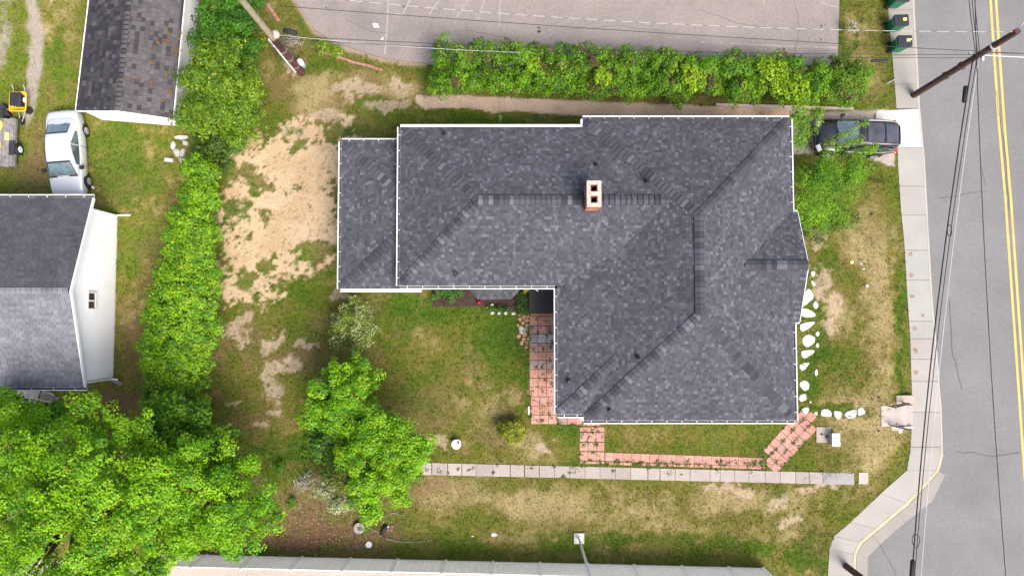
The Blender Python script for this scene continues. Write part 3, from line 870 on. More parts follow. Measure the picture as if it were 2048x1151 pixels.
cX, cZ = bW + 1.55, ZE + PT*1.55
cS = xS + (cX-xX)*0.98
D_ = Vector((cX, wS + 1.55, cZ)); C_ = Vector((cX, cS, cZ)); A_ = Vector((xX, xS, 3.74)); E_ = Vector((xX, wS, 3.74))
SW, SE, NE, NW = Vector((bW, bS, ZE)), Vector((bE, bS, ZE)), Vector((bE, bN, ZE)), Vector((bW, bN, ZE))
roof = Roof(house, NEW_ROOF, 0.14, 0.11, 0.20, M['shingle'])
wNW, wSW = Vector((wX, wN, ZE)), Vector((wX, wS, ZE))
wNE, wSE = Vector((bW, wN, ZE)), Vector((xX, wS, ZE))
roof.slope([wNW, wSW, Wl])
roof.slope([wNW, Wl, V_, wNE])
roof.slope([wSW, Vector((bW, wS, ZE)), V_, Wl])
dn = Vector((-.16, 0, -.16*PT))
roof.slope([SW, Rs, Rn, NW, wNE, V_, D_ + dn*.2 + Vector((-.12, -.05, -.12*PT)), C_ + dn, Vector((bW, xS, ZE))])
roof.slope([SW, SE, Rs])
roof.slope([NW, Rn, NE])
roof.slope([SE, Vector((bE, gS, ZE)), gB, Vector((bE, gN, ZE)), NE, Rn, Rs])
roof.slope([Vector((gX, gN, ZE)), Vector((gX, gY, zg)), gB, Vector((bE, gN, ZE))])
roof.slope([Vector((gX, gS, ZE)), Vector((bE, gS, ZE)), gB, Vector((gX, gY, zg))])
roof.slope([A_, C_, D_, E_])
roof.slope([A_, Vector((bW, xS, ZE)), C_])
# back addition, lower roof
ZA, PA = 2.9, 0.2
aX, aN, aS = PX(682, 430, ZA), PY(740, 283, ZA), PY(740, 577, ZA)
ax2 = wX + 0.25
run = ax2 - aX
roof.slope([(aX, aN, ZA), (aX, aS, ZA), (ax2, aS+run*.9, ZA+PA*run), (ax2, aN-run*.9, ZA+PA*run)])
roof.slope([(aX, aN, ZA), (ax2, aN-run*.9, ZA+PA*run), (ax2, aN, ZA)])
aR = PX(843, 577, ZA)
roof.slope([(aX, aS, ZA), (aR, aS, ZA), (ax2, aS+run*.9, ZA+PA*run)])
# bay window roof tucked under the wing's eave
bz = 2.45
q0, q1, q2, q3 = P(935, 582, bz+.25), P(955, 598, bz), P(1022, 598, bz), P(1046, 582, bz+.25)
wallS = wS + 0.45
f0, f3 = Vector((q0.x-.12, wallS, bz+.42)), Vector((q3.x+.12, wallS, bz+.42))
yB = q1.y
roof.slope([(q1.x, yB, bz), (q2.x, yB, bz), (f3.x-.45, wallS, bz+.42), (f0.x+.45, wallS, bz+.42)])
roof.slope([(q1.x, yB, bz), (f0.x+.45, wallS, bz+.42), (f0.x-.1, wallS-.2, bz)])
roof.slope([(q2.x, yB, bz), (f3.x+.1, wallS-.2, bz), (f3.x-.45, wallS, bz+.42)])
roof.finish()
nW, nE, nN, nS = Vector((-PT, 0, 1)), Vector((PT, 0, 1)), Vector((0, PT, 1)), Vector((0, -PT, 1))
CP, CH = 0.235, 0.20
CAPS = [(0.25, (0.044, 0.045, 0.054)), (0.35, (0.059, 0.060, 0.071)), (0.25, (0.078, 0.080, 0.094)), (0.15, (0.118, 0.120, 0.138))]
caps(house, wNW + Vector((.25, -.25, .1)), Wl, nW, nN, CP, CH, M['shingle'], CAPS)
caps(house, wSW + Vector((.15, .15, .06)), Wl, nW, nS, CP, CH, M['shingle'], CAPS)
chX0, chX1 = PX(1166, 400, 5.3), PX(1207, 400, 5.3)
caps(house, Wl, Vector((chX0, wY, zw)), nN, nS, CP, CH, M['shingle'], CAPS, vent=True)
caps(house, Vector((chX1, wY, zw)), V_ - Vector((.2, 0, 0)), nN, nS, CP, CH, M['shingle'], CAPS, vent=True)
caps(house, NW + Vector((.15, -.15, .06)), Rn, nW, nN, CP, CH, M['shingle'], CAPS)
caps(house, NE + Vector((-.15, -.15, .06)), Rn, nE, nN, CP, CH, M['shingle'], CAPS)
caps(house, SE + Vector((-.15, .15, .06)), Rs, nE, nS, CP, CH, M['shingle'], CAPS)
caps(house, SW + Vector((.15, .15, .06)), Rs, nW, nS, CP, CH, M['shingle'], CAPS)
caps(house, Rs, Rn, nW, nE, CP, CH, M['shingle'], CAPS, vent=True)
caps(house, Vector((gX-.02, gY, zg)), gB, nN, nS, CP, CH, M['shingle'], CAPS, vent=True)
nWe = Vector((-(cZ-3.74)/(cX-xX), 0, 1))
caps(house, A_ + Vector((.12, .12, .04)), C_, nWe, nS, CP, CH, M['shingle'], CAPS)
caps(house, (aX+.2, aN-.18, ZA+PA*.2), (ax2-.3, aN-run*.9+.27, ZA+PA*(run-.3)), (-PA, 0, 1), (0, PA, 1), CP, CH, M['shingle'], CAPS)
caps(house, (aX+.2, aS+.18, ZA+PA*.2), (ax2-.3, aS+run*.9-.27, ZA+PA*(run-.3)), (-PA, 0, 1), (0, -PA, 1), CP, CH, M['shingle'], CAPS)
# gutters and fascia boards
X1, Y1 = Vector((1, 0, 0)), Vector((0, 1, 0))
dz = Vector((0, 0, -0.02))
fascia(house, wNW, Vector((bW - .1, wN, ZE)), Y1, 0.16, 0.12)
gutter(house, wNW + dz - Y1*.0, wSW + dz, -X1)
gutter(house, wSW + dz + X1*.0, wSE + dz - X1*.12, -Y1)
gutter(house, NW + dz, NE + dz, Y1)
fascia(house, NW + dz, Vector((bW, wN + .02, ZE)) + dz, -X1, 0.14, 0.09)
gutter(house, NE + dz, Vector((bE, gN + .1, ZE)) + dz, X1)
gutter(house, Vector((bE, gS - .1, ZE)) + dz, SE + dz, X1)
fascia(house, Vector((bE + .12, gN, ZE)) + dz, Vector((gX, gN, ZE)) + dz, Y1, 0.12, 0.06)
fascia(house, Vector((bE + .12, gS, ZE)) + dz, Vector((gX, gS, ZE)) + dz, -Y1, 0.12, 0.06)
gutter(house, SW + dz, SE + dz, -Y1)
gutter(house, A_ + dz, Vector((bW - .01, xS, 3.74)) + dz, -Y1, straps=0.5)
gutter(house, Vector((bW, xS - .13, ZE)) + dz, SW + dz, -X1, straps=0)
gutter(house, E_ + dz - Y1*.13, A_ + dz, -X1)
az = Vector((0, 0, -.02))
gutter(house, Vector((aX, aN, ZA)) + az, Vector((aX, aS, ZA)) + az, -X1)
gutter(house, Vector((aX, aN, ZA)) + az, Vector((ax2 - .4, aN, ZA)) + az, Y1)
gutter(house, Vector((aX, aS, ZA)) + az, Vector((aR, aS, ZA)) + az, -Y1, straps=0)
# gable end trim and wall
for yy in (gN, gS):
    fascia(house, Vector((gX, yy, ZE)), Vector((gX, gY, zg)), X1, 0.16, 0.03, top=-0.01)
ov = 0.45
wl = walls('wall', house, [(wX+ov, wS+ov), (bW, wS+ov), (xX+1.3, wS+ov), (bW+ov, bS+ov), (bE-ov, bS+ov), (bE-ov, bN-ov), (bW+ov, bN-ov), (bW+ov, wN-ov), (wX+ov, wN-ov)], -0.3, ZE-.04, M['siding'])
walls('addition_wall', house, [(aX+.35, aS+.35), (wX+ov-.01, aS+.35+.25), (wX+ov-.01, aN-.35), (aX+.35, aN-.35)], -0.3, ZA-.03, M['siding'])
b = MB(); b.prism(ccw([(gX-.35, gN-.35, ZE-.04), (gX-.35, gS+.35, ZE-.04), (bE-ov+.01, gS+.35, ZE-.04), (bE-ov+.01, gN-.35, ZE-.04)]), 3.95, bottom=False)
b.face([(gX-.35, gN-.35, ZE-.04), (gX-.35, gS+.35, ZE-.04), (gX-.35, gY, zg-.2)]); b.build('porch_wall', M['siding'], house)
b = MB(); b.prism(ccw([(q1.x+.12, yB+.15, bz-.02), (q2.x-.12, yB+.15, bz-.02), (f3.x-.05, wallS-.01, bz-.02), (f0.x+.05, wallS-.01, bz-.02)]), 1.9); b.build('bay_wall', M['siding'], house)
for (c, nn, w, h) in (((wX+2.2, wS+ov-.0, 1.9), (0,-1,0), .9, 1.4), ((bE-ov, bS+2.4, 1.9), (1,0,0), 1.0, 1.5), ((bE-ov, bN-2.2, 1.9), (1,0,0), 1.0, 1.5), ((gX-.35, gY-.9, 1.9), (1,0,0), .8, 1.5), ((gX-.35, gY+.9, 1.9), (1,0,0), .8, 1.5),
                    ((RX-2, bS+ov, 1.9), (0,-1,0), 1.0, 1.5), ((RX+2, bS+ov, 1.9), (0,-1,0), 1.0, 1.5), ((RX, bN-ov, 1.9), (0,1,0), 1.0, 1.5), ((0, wN-ov, 1.9), (0,1,0), 1.0, 1.5), ((aX+.35, wY, 1.5), (-1,0,0), 1.6, 1.2),
                    (((q1.x+q2.x)/2, yB+.15, 1.6), (0,-1,0), 1.3, 1.2)):
    window(house, c, w, h, nn, vertical=True)
b = MB(); b.box((xX-.1+1.5, -1.0, 1.05), (0.06, 0.95, 2.1)); b.build('door', M['pole_red'], house)
# chimney
cz1, cz0 = 6.45, 4.6
k0, k1 = P(1173.5, 361, cz1), P(1203, 413.5, cz1)
ccx, ccy, cw, cd = (k0.x+k1.x)/2, (k0.y+k1.y)/2, k1.x-k0.x, k0.y-k1.y
ch = MB(); ch.box((ccx, ccy, (cz0+cz1)/2 - .4), (cw-.08, cd-.08, cz1-cz0-.8)); chim = ch.build('chimney', M['mortar'], house)
bk = MB(); zc = cz0; row = 0
while zc < cz1 - 0.14:
    for side in range(4):
        Ls = cw-.06 if side % 2 == 0 else cd-.06
        x = -Ls/2 - (0.1 if row % 2 else 0)
        while x < Ls/2 - .02:
            x0, x1 = max(x, -Ls/2), min(x+.195, Ls/2)
            if x1-x0 > .03:
                cc = (x0+x1)/2; kk = random.uniform(.75, 1.2)
                col = (0.42*kk, 0.135*kk, 0.085*kk) if random.random() > .12 else (0.52*kk, 0.36*kk, 0.29*kk)
                if side % 2 == 0: bk.box((ccx+cc, ccy + (cd/2-.035)*(1 if side else -1), zc+.033), (x1-x0-.012, .026+.006*random.random(), .058), col=col)
                else: bk.box((ccx + (cw/2-.035)*(1 if side == 1 else -1), ccy+cc, zc+.033), (.026+.006*random.random(), x1-x0-.012, .058), col=col)
            x += .205
    zc += .07; row += 1
tag(bk.build('brickwork', M['brick'], chim), kind='stuff')
cr = MB(); core = MB()
fy0, fy1 = ccy + cd*.215, ccy - cd*.215; fs = 0.31
xs_ = [ccx-cw/2, ccx-fs/2, ccx+fs/2, ccx+cw/2]; ys_ = [ccy-cd/2, fy1-fs/2, fy1+fs/2, fy0-fs/2, fy0+fs/2, ccy+cd/2]
for i in range(3):
    for j in range(5):
        if i == 1 and j in (1, 3): continue
        cr.box(((xs_[i]+xs_[i+1])/2, (ys_[j]+ys_[j+1])/2, cz1-.05), (xs_[i+1]-xs_[i], ys_[j+1]-ys_[j], .10))
        x0_, x1_ = max(xs_[i], ccx-cw/2+.04), min(xs_[i+1], ccx+cw/2-.04); y0_, y1_ = max(ys_[j], ccy-cd/2+.04), min(ys_[j+1], ccy+cd/2-.04)
        core.box(((x0_+x1_)/2, (y0_+y1_)/2, cz1-.45), (x1_-x0_, y1_-y0_, .69))
M['crown_mortar'] = mat('chimney_crown', (0.52, 0.41, 0.35), 0.95, 0.18, 7.0, stain=(0.34, 0.13, 0.08), stain_scale=4.5, stain_amt=0.9)
cr.build('crown', M['crown_mortar'], chim); core.build('stack', M['mortar'], chim)
for fyy in (fy0, fy1):
    fl = MB(); s2 = fs/2 - .004
    for sx, sy, dx, dy in ((0, 1, fs-.008, .025), (0, -1, fs-.008, .025), (1, 0, .025, fs-.06), (-1, 0, .025, fs-.06)):
        fl.box((ccx + sx*(s2-.0125), fyy + sy*(s2-.0125), cz1-.37), (dx, dy, .72))
    f = fl.build('flue', M['clay'], chim)
    so = MB(); so.box((ccx, fyy, cz1-.62), (fs-.07, fs-.07, .02)); so.build('flue_bottom', M['soot_and_dark'], f)
fb = MB(); fb.box((ccx-.0, ccy-cd/2-.02, ZE+PT*(ccy-cd/2-wS)+.03), (cw+.16, .12, .03), Matrix.Rotation(math.atan(PT), 3, 'X')); fb.build('flashing', M['debris_and_dark'], chim)
# vent pipes
def roof_z(x, y):
    zs = []
    if x < bW + hg: zs.append(min(ZE+PT*(x-wX), ZE+PT*(wN-y), ZE+PT*(y-wS)))
    zs.append(min(ZE+PT*(x-bW), ZE+PT*(bE-x), ZE+PT*(bN-y), ZE+PT*(y-bS)))
    return max(zs)
for (u, v, r, dark) in ((888, 268, .055, 1), (1192, 330, .05, 1), (1293, 363, .07, 1), (912, 547, .06, 0), (1276, 714, .055, 1), (1137, 762, .06, 0), (1219, 819, .06, 0)):
    z = 4.4
    for _ in range(6): p = P(u, v, z); z = max(roof_z(p.x, p.y), 3.85) if u != 1137 else 3.95
    vp = MB(); vp.lathe([(r+.07, 0.0), (r+.06, .035), (r+.012, .07), (r+.012, .10), (r, .11), (r, .34), (r-.015, .34), (r-.02, .2)], (p.x, p.y, z))
    o = vp.build('vent_pipe', M['rubber'] if dark else M['bin_lid'], house, smooth=False)
    cb = MB(); cb.lathe([(r-.018, .0), (r-.019, .004)], (p.x, p.y, z+.3)); cb.build('pipe_opening', M['soot_and_dark'] if dark else M['cabinet_dark'], o)

# dark porch platform in the inside corner
pd = empty('porch_deck', P(1084, 600, 0.3))
tag(pd, 'small black boarded porch platform in the inside corner of the house', 'deck')
d0, d1 = P(1058, 575, .36), P(1114, 625, .36)
nb = 10; yt = wS + .44; yb = d1.y; bw = (yt-yb)/nb
for i in range(nb):
    b = MB(); k = random.uniform(.8, 1.3)
    b.box(((d0.x+d1.x)/2+.2, yb + (i+.5)*bw, .36-.02+random.uniform(-.003, .003)), (d1.x-d0.x+.4, bw-.012, .04)); b.build('deck_board', M['deck'], pd)
b = MB(); b.box(((d0.x+d1.x)/2+.2, (yb+yt)/2, .14), (d1.x-d0.x+.3, yt-yb-.06, .33)); b.build('skirt', M['deck'], pd)
b = MB(); b.tube([P(1062, 571, 2.4), P(1076, 582, 2.3)], .02, 6); b.build('bracket', M['white'], house)

# ------------------------------------------------------------------ white house at the left
nh = empty('gabled_house', (-24.5, 1.2, 0))
tag(nh, 'white sided gabled house with faded grey shingles at the left edge', 'house')
hz, hr_ = 3.0, 4.42
hXe = PX(178, 585, hz); hN, hS = PY(100, 395, hz), PY(100, 774, hz); hY = (hN+hS)/2
hXw = -33.0
sk = -0.28        # the gable end is very slightly out of square
r2 = Roof(nh, HOUSE_ROOF, 0.15, 0.28, 0.32, M['old_shingle'], butt=0.012, gap=.008)
r2.slope([(hXe+.05, hN, hz), (hXw, hN, hz), (hXw, hY, hr_), (hXe-.02, hY, hr_)], pal=[(w, tuple(x*.42 for x in c)) for w, c in HOUSE_ROOF])  # north slope palette darkened, its shade put partly into the colour
r2.slope([(hXe+sk*.4, hS, hz), (hXe-.02, hY, hr_), (hXw, hY, hr_), (hXw, hS, hz)])
r2.finish()
caps(nh, (hXw+2, hY, hr_), (hXe-.06, hY, hr_), (0, .3, 1), (0, -.3, 1), 0.24, 0.14, M['old_shingle'], HOUSE_ROOF, lift=.006)
fascia(nh, (hXe+.05, hN, hz), (hXe-.02, hY, hr_), X1, .16, .05); fascia(nh, (hXe-.11, hS, hz), (hXe-.02, hY, hr_), X1, .16, .05)
gutter(nh, (hXw, hN, hz-.01), (hXe+.08, hN, hz-.01), Y1, straps=0.9); gutter(nh, (hXw, hS, hz-.01), (hXe-.02, hS, hz-.01), -Y1, straps=1.0)
gx = PX(231, 590, 0); gn, gs = PY(238, 432, 0), PY(222, 754, 0)
b = MB()
pf = [(gn, 3.0), (gn, -.3), (gs, -.3), (gs, 3.0), (hY, hr_-.14)]
b.face([(gx, y, z) for y, z in pf][::-1]); b.face([(gx, gn, 3.0), (gx, gn, -.3), (hXw, gn, -.3), (hXw, gn, 3.0)]); b.face([(gx, gs, -.3), (gx, gs, 3.0), (hXw, gs, 3.0), (hXw, gs, -.3)])
o = b.build('wall', M['siding'], nh); fix_normals(o)
siding('gable_siding', nh, (gx, gs, 0), (gx, gn, 0), 0.15, lambda s: min(3.0 + (hr_-.14-3.0)*(1-abs((gs+(gn-gs)*s)-hY)/((gn-gs)/2)), hr_-.14), X1, M['siding'])
window(nh, (gx+.02, PY(183, 601, 2.1), 2.1), .82, .62, X1, panes=2)
for pts in ([Vector((hXe-.05, hN+.05, 2.9)), Vector((hXe-.1, hN-.05, 2.7)), Vector((gx+.08, gn+.0, 2.5)), Vector((gx+.08, gn, .25)), Vector((gx+.75, gn+.05, .12))],
            [Vector((hXe-.1, hS, 2.9)), Vector((gx+.05, gs-.06, 2.6)), Vector((gx+.08, gs-.06, .3)), Vector((gx+.35, gs-.1, .2))]):
    b = MB(); b.tube(pts, .05, 6); b.build('downspout', M['white'], nh)
pr = MB(); pp = P(232, 758, .1); pr.box((pp.x, pp.y-.1, .1), (.7, .2, .08), Matrix.Rotation(-.5, 3, 'Z')); tag(pr.build('splash_block', M['wood_grey']), 'grey splash block under the downspout of the white gabled house', 'splash block')
# boards beneath the south eave
dk = empty('board_platform', P(50, 800, 0)); tag(dk, 'weathered grey board platform beside the white gabled house', 'deck')
for i in range(7):
    v = 777 + i*4.6
    a, c = P(-40, v, .25), P(80 - i*1.5, v + 1.5, .25)
    b = MB(); b.prism(ccw([tuple(a), (a.x, a.y-.105, .25), (c.x, c.y-.105, .25+random.uniform(-.02, .02)), tuple(c)]), .04); b.build('plank', M['wood_grey'], dk)
for k, (u0, v0, u1, v1) in enumerate(((76, 786, 118, 796), (80, 793, 116, 800), (84, 782, 108, 789), (72, 798, 112, 804))):
    a, c = P(u0, v0, .12+.05*k), P(u1, v1, .08+.05*k); t = (c-a).normalized(); s = Vector((-t.y, t.x, 0))*.06
    b = MB(); b.prism(ccw([tuple(a+s), tuple(a-s), tuple(c-s), tuple(c+s)]), .03)
    tag(b.build('loose_board', M['wood_grey']), ('longest loose grey board behind the board platform', 'second loose grey board from the platform top, lying slanted', 'short loose board nearest the white house eave', 'lowest loose grey board beside the leafy tree')[k], 'board', 'loose boards by the platform')

# ------------------------------------------------------------------ shed, top left
sh = empty('garden_shed', P(260, 120, 0))
tag(sh, 'white shed with mottled mossy shingle roof beside the silver car', 'shed')
sz, srz = 2.0, 2.66
a0, a1 = P(178, 0, sz), P(152, 221, sz); c0, c1 = P(369, 0, sz), P(346, 237, sz)
def extend(p, q, k): return p + (p-q)*k
L0, R0 = extend(a0, a1, .35), extend(c0, c1, .35)
ridge1 = (a1+c1)/2; ridge1.z = srz; ridge0 = (L0+R0)/2; ridge0.z = srz
r3 = Roof(sh, SHED_ROOF, 0.21, 0.20, 0.28, M['old_shingle'], butt=0.010, gap=.005)
r3.slope([a1, L0, ridge0, ridge1], pal=[(.45, (.034, .032, .038)), (.45, (.052, .048, .055)), (.1, (.08, .074, .08))]); r3.slope([c1, R0, ridge0, ridge1])  # west slope gets a darker palette, its shade put into the colour
r3.finish()
sd = (L0-a1).normalized(); sn = Vector((sd.y, -sd.x, 0))
caps(sh, ridge1, ridge0, (-.26, 0, 1), (.26, 0, 1), .24, .14, M['old_shingle'], SHED_ROOF, lift=.004)
fascia(sh, a1, L0, -sn, .14, .04); fascia(sh, c1, R0, sn, .14, .04)
fascia(sh, a1, ridge1, -sd, .16, .03, top=.0); fascia(sh, c1, ridge1, -sd, .16, .03, top=.0)
g1, g2 = P(206, 240, 0), P(369, 253, 0); g3 = P(399, 0, 0); g2b = g2 + (g3-g2)*1.35; g1b = g1 + (g3-g2)*1.35
b = MB()
def zz(p, z): return (p.x, p.y, z)
mid = (g1+g2)/2
b.face([zz(g1, -.2), zz(g2, -.2), zz(g2, 1.95), zz(mid, srz-.1), zz(g1, 1.95)]); b.face([zz(g2, -.2), zz(g2b, -.2), zz(g2b, 1.95), zz(g2, 1.95)]); b.face([zz(g1b, -.2), zz(g1, -.2), zz(g1, 1.95), zz(g1b, 1.95)])
o = b.build('wall', M['siding'], sh); fix_normals(o)
wd = (g2-g1).normalized()
siding('siding', sh, g1, g2, 0.1, lambda s: 1.95 + (srz-.12-1.95)*(1-abs(s-.5)*2), Vector((wd.y, -wd.x, 0)), M['siding'], .15)
ed = (g2b-g2).normalized(); siding('siding', sh, g2, g2b, 0.1, lambda s: 1.95, Vector((ed.y, -ed.x, 0)), M['siding'], .15)
# moss cushions on the shed roof: each a lumpy cluster
M['moss'] = mat('dry_moss', (0.16, 0.085, 0.030), 1.0, 0.35, 20.0)
for (u, v) in ((330, 55), (333, 65), (326, 84), (331, 82), (349, 97), (348, 103), (355, 62), (302, 124), (279, 162), (262, 163), (301, 163), (303, 170), (335, 179), (320, 198), (328, 146), (310, 100), (348, 94), (354, 73), (316, 84)):
    p = P(u, v, 2.3); n_ = ((R0-c1).normalized()).cross(Vector((0, 0, 1)))
    dd = (p - c1).dot(sn); zr = sz + (srz-sz)*min(1, max(0, -dd)/((c1-ridge1).dot(sn)))
    b = MB()
    for k in range(6):
        x, y, r = p.x + random.gauss(0, .05), p.y + random.gauss(0, .05), random.uniform(.025, .06)
        b.lathe([(r*.95, 0), (r, r*.3), (r*.6, r*.75), (r*.1, r*.85)], (x, y, zr+.005), n=7)
    b.build('moss_clump', M['moss'], sh, smooth=True)

# ------------------------------------------------------------------ paved paths
def slab(parent, pts, top, th, m, col, name='paver', jitter=0.006):
    tz = random.uniform(-jitter, jitter)
    b = MB(); b.prism(ccw([(p.x, p.y, p.z + top + tz + random.uniform(-jitter, jitter)*.4) for p in pts]), th, col)
    return b.build(name, m, parent)
def paver_col():
    k = random.uniform(.88, 1.1); r = random.random()
    if r < .08: return (0.40*k, 0.24*k, 0.20*k)
    return (0.48*k, 0.242*k*random.uniform(.95, 1.08), 0.20*k*random.uniform(.92, 1.1))
def quad(u0, v0, u1, v1, rot=0.0, inset=0.0):
    return [G(u0+inset, v0+inset), G(u1-inset, v0+inset), G(u1-inset, v1-inset), G(u0+inset, v1-inset)]
path1 = empty('paver_path', G(1085, 740)); tag(path1, 'salmon paver path running down beside the house', kind='structure')
vs_ = [632, 651, 667.5, 685.5, 703, 720, 738, 755.5, 774, 792.5, 810.5, 829, 847.5]
for i in range(12):
    us = [1059, 1076, 1093.5, 1111] if i < 9 else [1062, 1079.5, 1096.5, 1113.5]
    for k in range(3):
        c = paver_col()
        if i in (1, 3, 5): c = (0.33, 0.235, 0.215) if random.random() < .75 else c
        if i == 2: c = (0.42, 0.40, 0.42) if k else (0.24, 0.23, 0.26)
        slab(path1, quad(us[k]+.5, vs_[i]+.6, us[k+1]-.5, vs_[i+1]-.6), .03, .06, M['paver'], c)
slab(path1, quad(1062, 626.5, 1110, 631.5), .03, .06, M['paver'], (0.45, 0.19, 0.14))
for k in range(3): slab(path1, quad(1118 + k*17.3, 831, 1134.6 + k*17.3, 848), .03, .06, M['paver'], paver_col() if k else (0.33, 0.22, 0.2))
for u0, v0, u1, v1 in ((1152, 846, 1200, 850.5),): slab(path1, quad(u0, v0, u1, v1), .03, .06, M['paver'], paver_col())
for (cu, cv, r, c) in ((1048, 634, 6, 0), (1054, 640, 5, 0), (1046, 645, 5, 0), (1042, 656, 7, 1), (1052, 658, 6, 1), (1050, 668, 6, 0), (1055, 676, 5, 0), (1047, 678, 5, 0), (1053, 686, 5, 0), (1043, 664, 5, 1), (1054, 650, 5, 0), (1040, 638, 5, 0), (1036, 650, 4, 0), (1038, 672, 5, 0), (1044, 686, 5, 0), (1056, 632, 4, 0), (1052, 694, 4, 0), (1040, 630, 4, 0)):
    pts = [G(cu + r*math.cos(a)*random.uniform(.6, 1.1), cv + r*math.sin(a)*random.uniform(.6, 1.1)) for a in [k*math.pi/3 for k in range(6)]]
    slab(path1, pts, .03, .05, M['paver'], (0.44, 0.42, 0.41) if c else (0.45, 0.23, 0.17), 'broken_paver')
path2 = empty('paver_path', G(1184, 890)); tag(path2, 'short salmon paver path joining the house corner to the long row', kind='structure')
for i, (v0, v1) in enumerate(((853.5, 862.5), (864.5, 882), (884, 901), (903, 919.5), (921.5, 926.5))):
    for k in range(3):
        u0 = 1159.5 + k*16.6
        slab(path2, quad(u0, v0, u0+15.7, v1), .03, .06, M['paver'], (0.40, 0.25, 0.225) if i == 1 and random.random() < .7 else paver_col())
path3 = empty('paver_path', G(1370, 918)); tag(path3, 'long single row of salmon pavers beside the concrete walk', kind='structure')
for k in range(18):
    u0 = 1210.5 + k*17.75; dv = k*.62
    slab(path3, quad(u0, 904.5+dv, u0+17.0, 920.8+dv), .03, .06, M['paver'], paver_col())
    if random.random() < .85: slab(path3, quad(u0 + (0 if k % 2 else 1), 923+dv*.85, u0+17.0, 928.2+dv*.85), .028, .06, M['paver'], paver_col())
path4 = empty('paver_path', G(1575, 885)); tag(path4, 'slanting three wide salmon paver path at the house corner', kind='structure')
du, nu = Vector((.676, -.737)), Vector((.737, .676))
for i in range(8):
    for k in range(3):
        c0 = Vector((1541, 921)) + du*((i+.5)*17.4 - 12) + nu*((k-1)*17.0)
        if i == 7 and k == 0: c0 = c0 - du*4
        if c0.x > 1625 and k == 2: continue
        if i == 0 and k == 0: continue
        h = 8.1
        pts = [G(*(c0 + du*a*h + nu*b_*h)) for a, b_ in ((-1, -1), (1, -1), (1, 1), (-1, 1))]
        slab(path4, pts, .03, .06, M['paver'], paver_col())

cw_ = empty('concrete_walk', G(1300, 945)); tag(cw_, 'straight concrete slab walk across the side lawn', kind='structure')
jn = [842, 864, 895, 924, 952, 986, 1020, 1049, 1079, 1108.7, 1139, 1170, 1200, 1231, 1261, 1295, 1320, 1350, 1380, 1419.5, 1440, 1469, 1497.5, 1530, 1560, 1591, 1618, 1645, 1708]
for i in range(len(jn)-1):
    f = lambda u: (924.3 + (u-842)*.0243, 948.2 + (u-842)*.0232)
    g_ = random.choice((.35, .4, .5, 1.2)); u0, u1 = jn[i] + g_, jn[i+1] - g_
    (t0, b0), (t1, b1) = f(u0), f(u1)
    pts = [G(u0, t0), G(u1, t1), G(u1, b1), G(u0, b0)]
    if i == 9: pts = [G(u0, t0), G(u1, t1), G(u1, b1), G(1133, b0-1), G(1126, b0-8.5), G(1121, b0-1), G(u0, b0)]
    k = random.uniform(.86, 1.08); c = (0.375*k, 0.325*k, 0.295*k)
    if i == len(jn)-2: c = (0.27, 0.255, 0.25)
    slab(cw_, pts, .035, .08, M['concrete'], c, 'slab', .004)
slab(cw_, quad(1717, 944, 1736, 967), .03, .07, M['concrete'], (0.40, 0.34, 0.29), 'slab')

# ------------------------------------------------------------------ pale stepping stones round the front
ssp = empty('stepping_stone_path', G(1612, 700)); tag(ssp, 'curving line of pale irregular stepping stones beside the house', kind='structure')
def rough_poly(cu, cv, ru, rv, n=8, rot=0.0, j=.22):
    out = []
    for k in range(n):
        a = 2*math.pi*k/n + random.uniform(-.2, .2); r = random.uniform(1-j, 1+j*.5)
        x, y = ru*r*math.cos(a), rv*r*math.sin(a)
        out.append((cu + x*math.cos(rot) - y*math.sin(rot), cv + x*math.sin(rot) + y*math.cos(rot)))
    return out
tri = lambda *pts: [(1580 + x/3.2, 500 + y/3.2) for x, y in pts]
STONES = [rough_poly(1626, 547, 5, 6), tri((132, 190), (148, 195), (165, 225), (152, 238), (135, 215)), tri((100, 250), (128, 245), (160, 300), (88, 362), (70, 345)),
          tri((140, 352), (160, 318), (187, 350), (165, 383)), tri((60, 372), (115, 372), (175, 415), (140, 430), (75, 428)), tri((62, 468), (158, 452), (160, 468), (85, 525), (62, 510)),
          tri((75, 560), (110, 535), (160, 555), (158, 590), (108, 625), (78, 600)), tri((66, 640), (155, 634), (155, 655), (95, 695), (72, 680)), tri((57, 738), (70, 720), (130, 716), (105, 752), (78, 775), (60, 755)),
          tri((60, 845), (90, 828), (124, 850), (122, 885), (98, 905), (62, 875)), tri((60, 925), (100, 912), (107, 955), (70, 970), (55, 955)), tri((70, 1005), (126, 1000), (112, 1048), (85, 1045)),
          rough_poly(1634.5, 667, 4.5, 6), rough_poly(1634, 690, 4, 5), rough_poly(1632, 745, 3.5, 8), rough_poly(1631.5, 825.8, 4, 4.5), rough_poly(1620, 803, 2.2, 2.2),
          [(1641, 824), (1643, 818), (1650, 816.5), (1659, 818), (1664.5, 828), (1661, 832.5), (1641, 832)], [(1666, 820), (1684.5, 822), (1681, 836), (1674, 838), (1668.5, 833)],
          [(1688, 827), (1693, 822), (1713, 816), (1713, 832), (1700, 838), (1690, 832)], [(1714.5, 816), (1724, 812), (1732, 825), (1719, 831), (1714.5, 828)]]
def soften(pl):
    out = []
    for i in range(len(pl)):
        (x1, y1), (x2, y2) = pl[i], pl[(i+1) % len(pl)]
        a, c = random.uniform(.16, .3), random.uniform(.7, .84)
        out += [(x1+(x2-x1)*a, y1+(y2-y1)*a), (x1+(x2-x1)*c, y1+(y2-y1)*c)]
    return out
for pl in STONES:
    pts = [G(u, v) for u, v in soften(pl)]
    o = slab(ssp, pts, .05, .09, M['stone'], None, 'stone', .01)
    m = o.modifiers.new('bevel', 'BEVEL'); m.width = .03; m.segments = 2
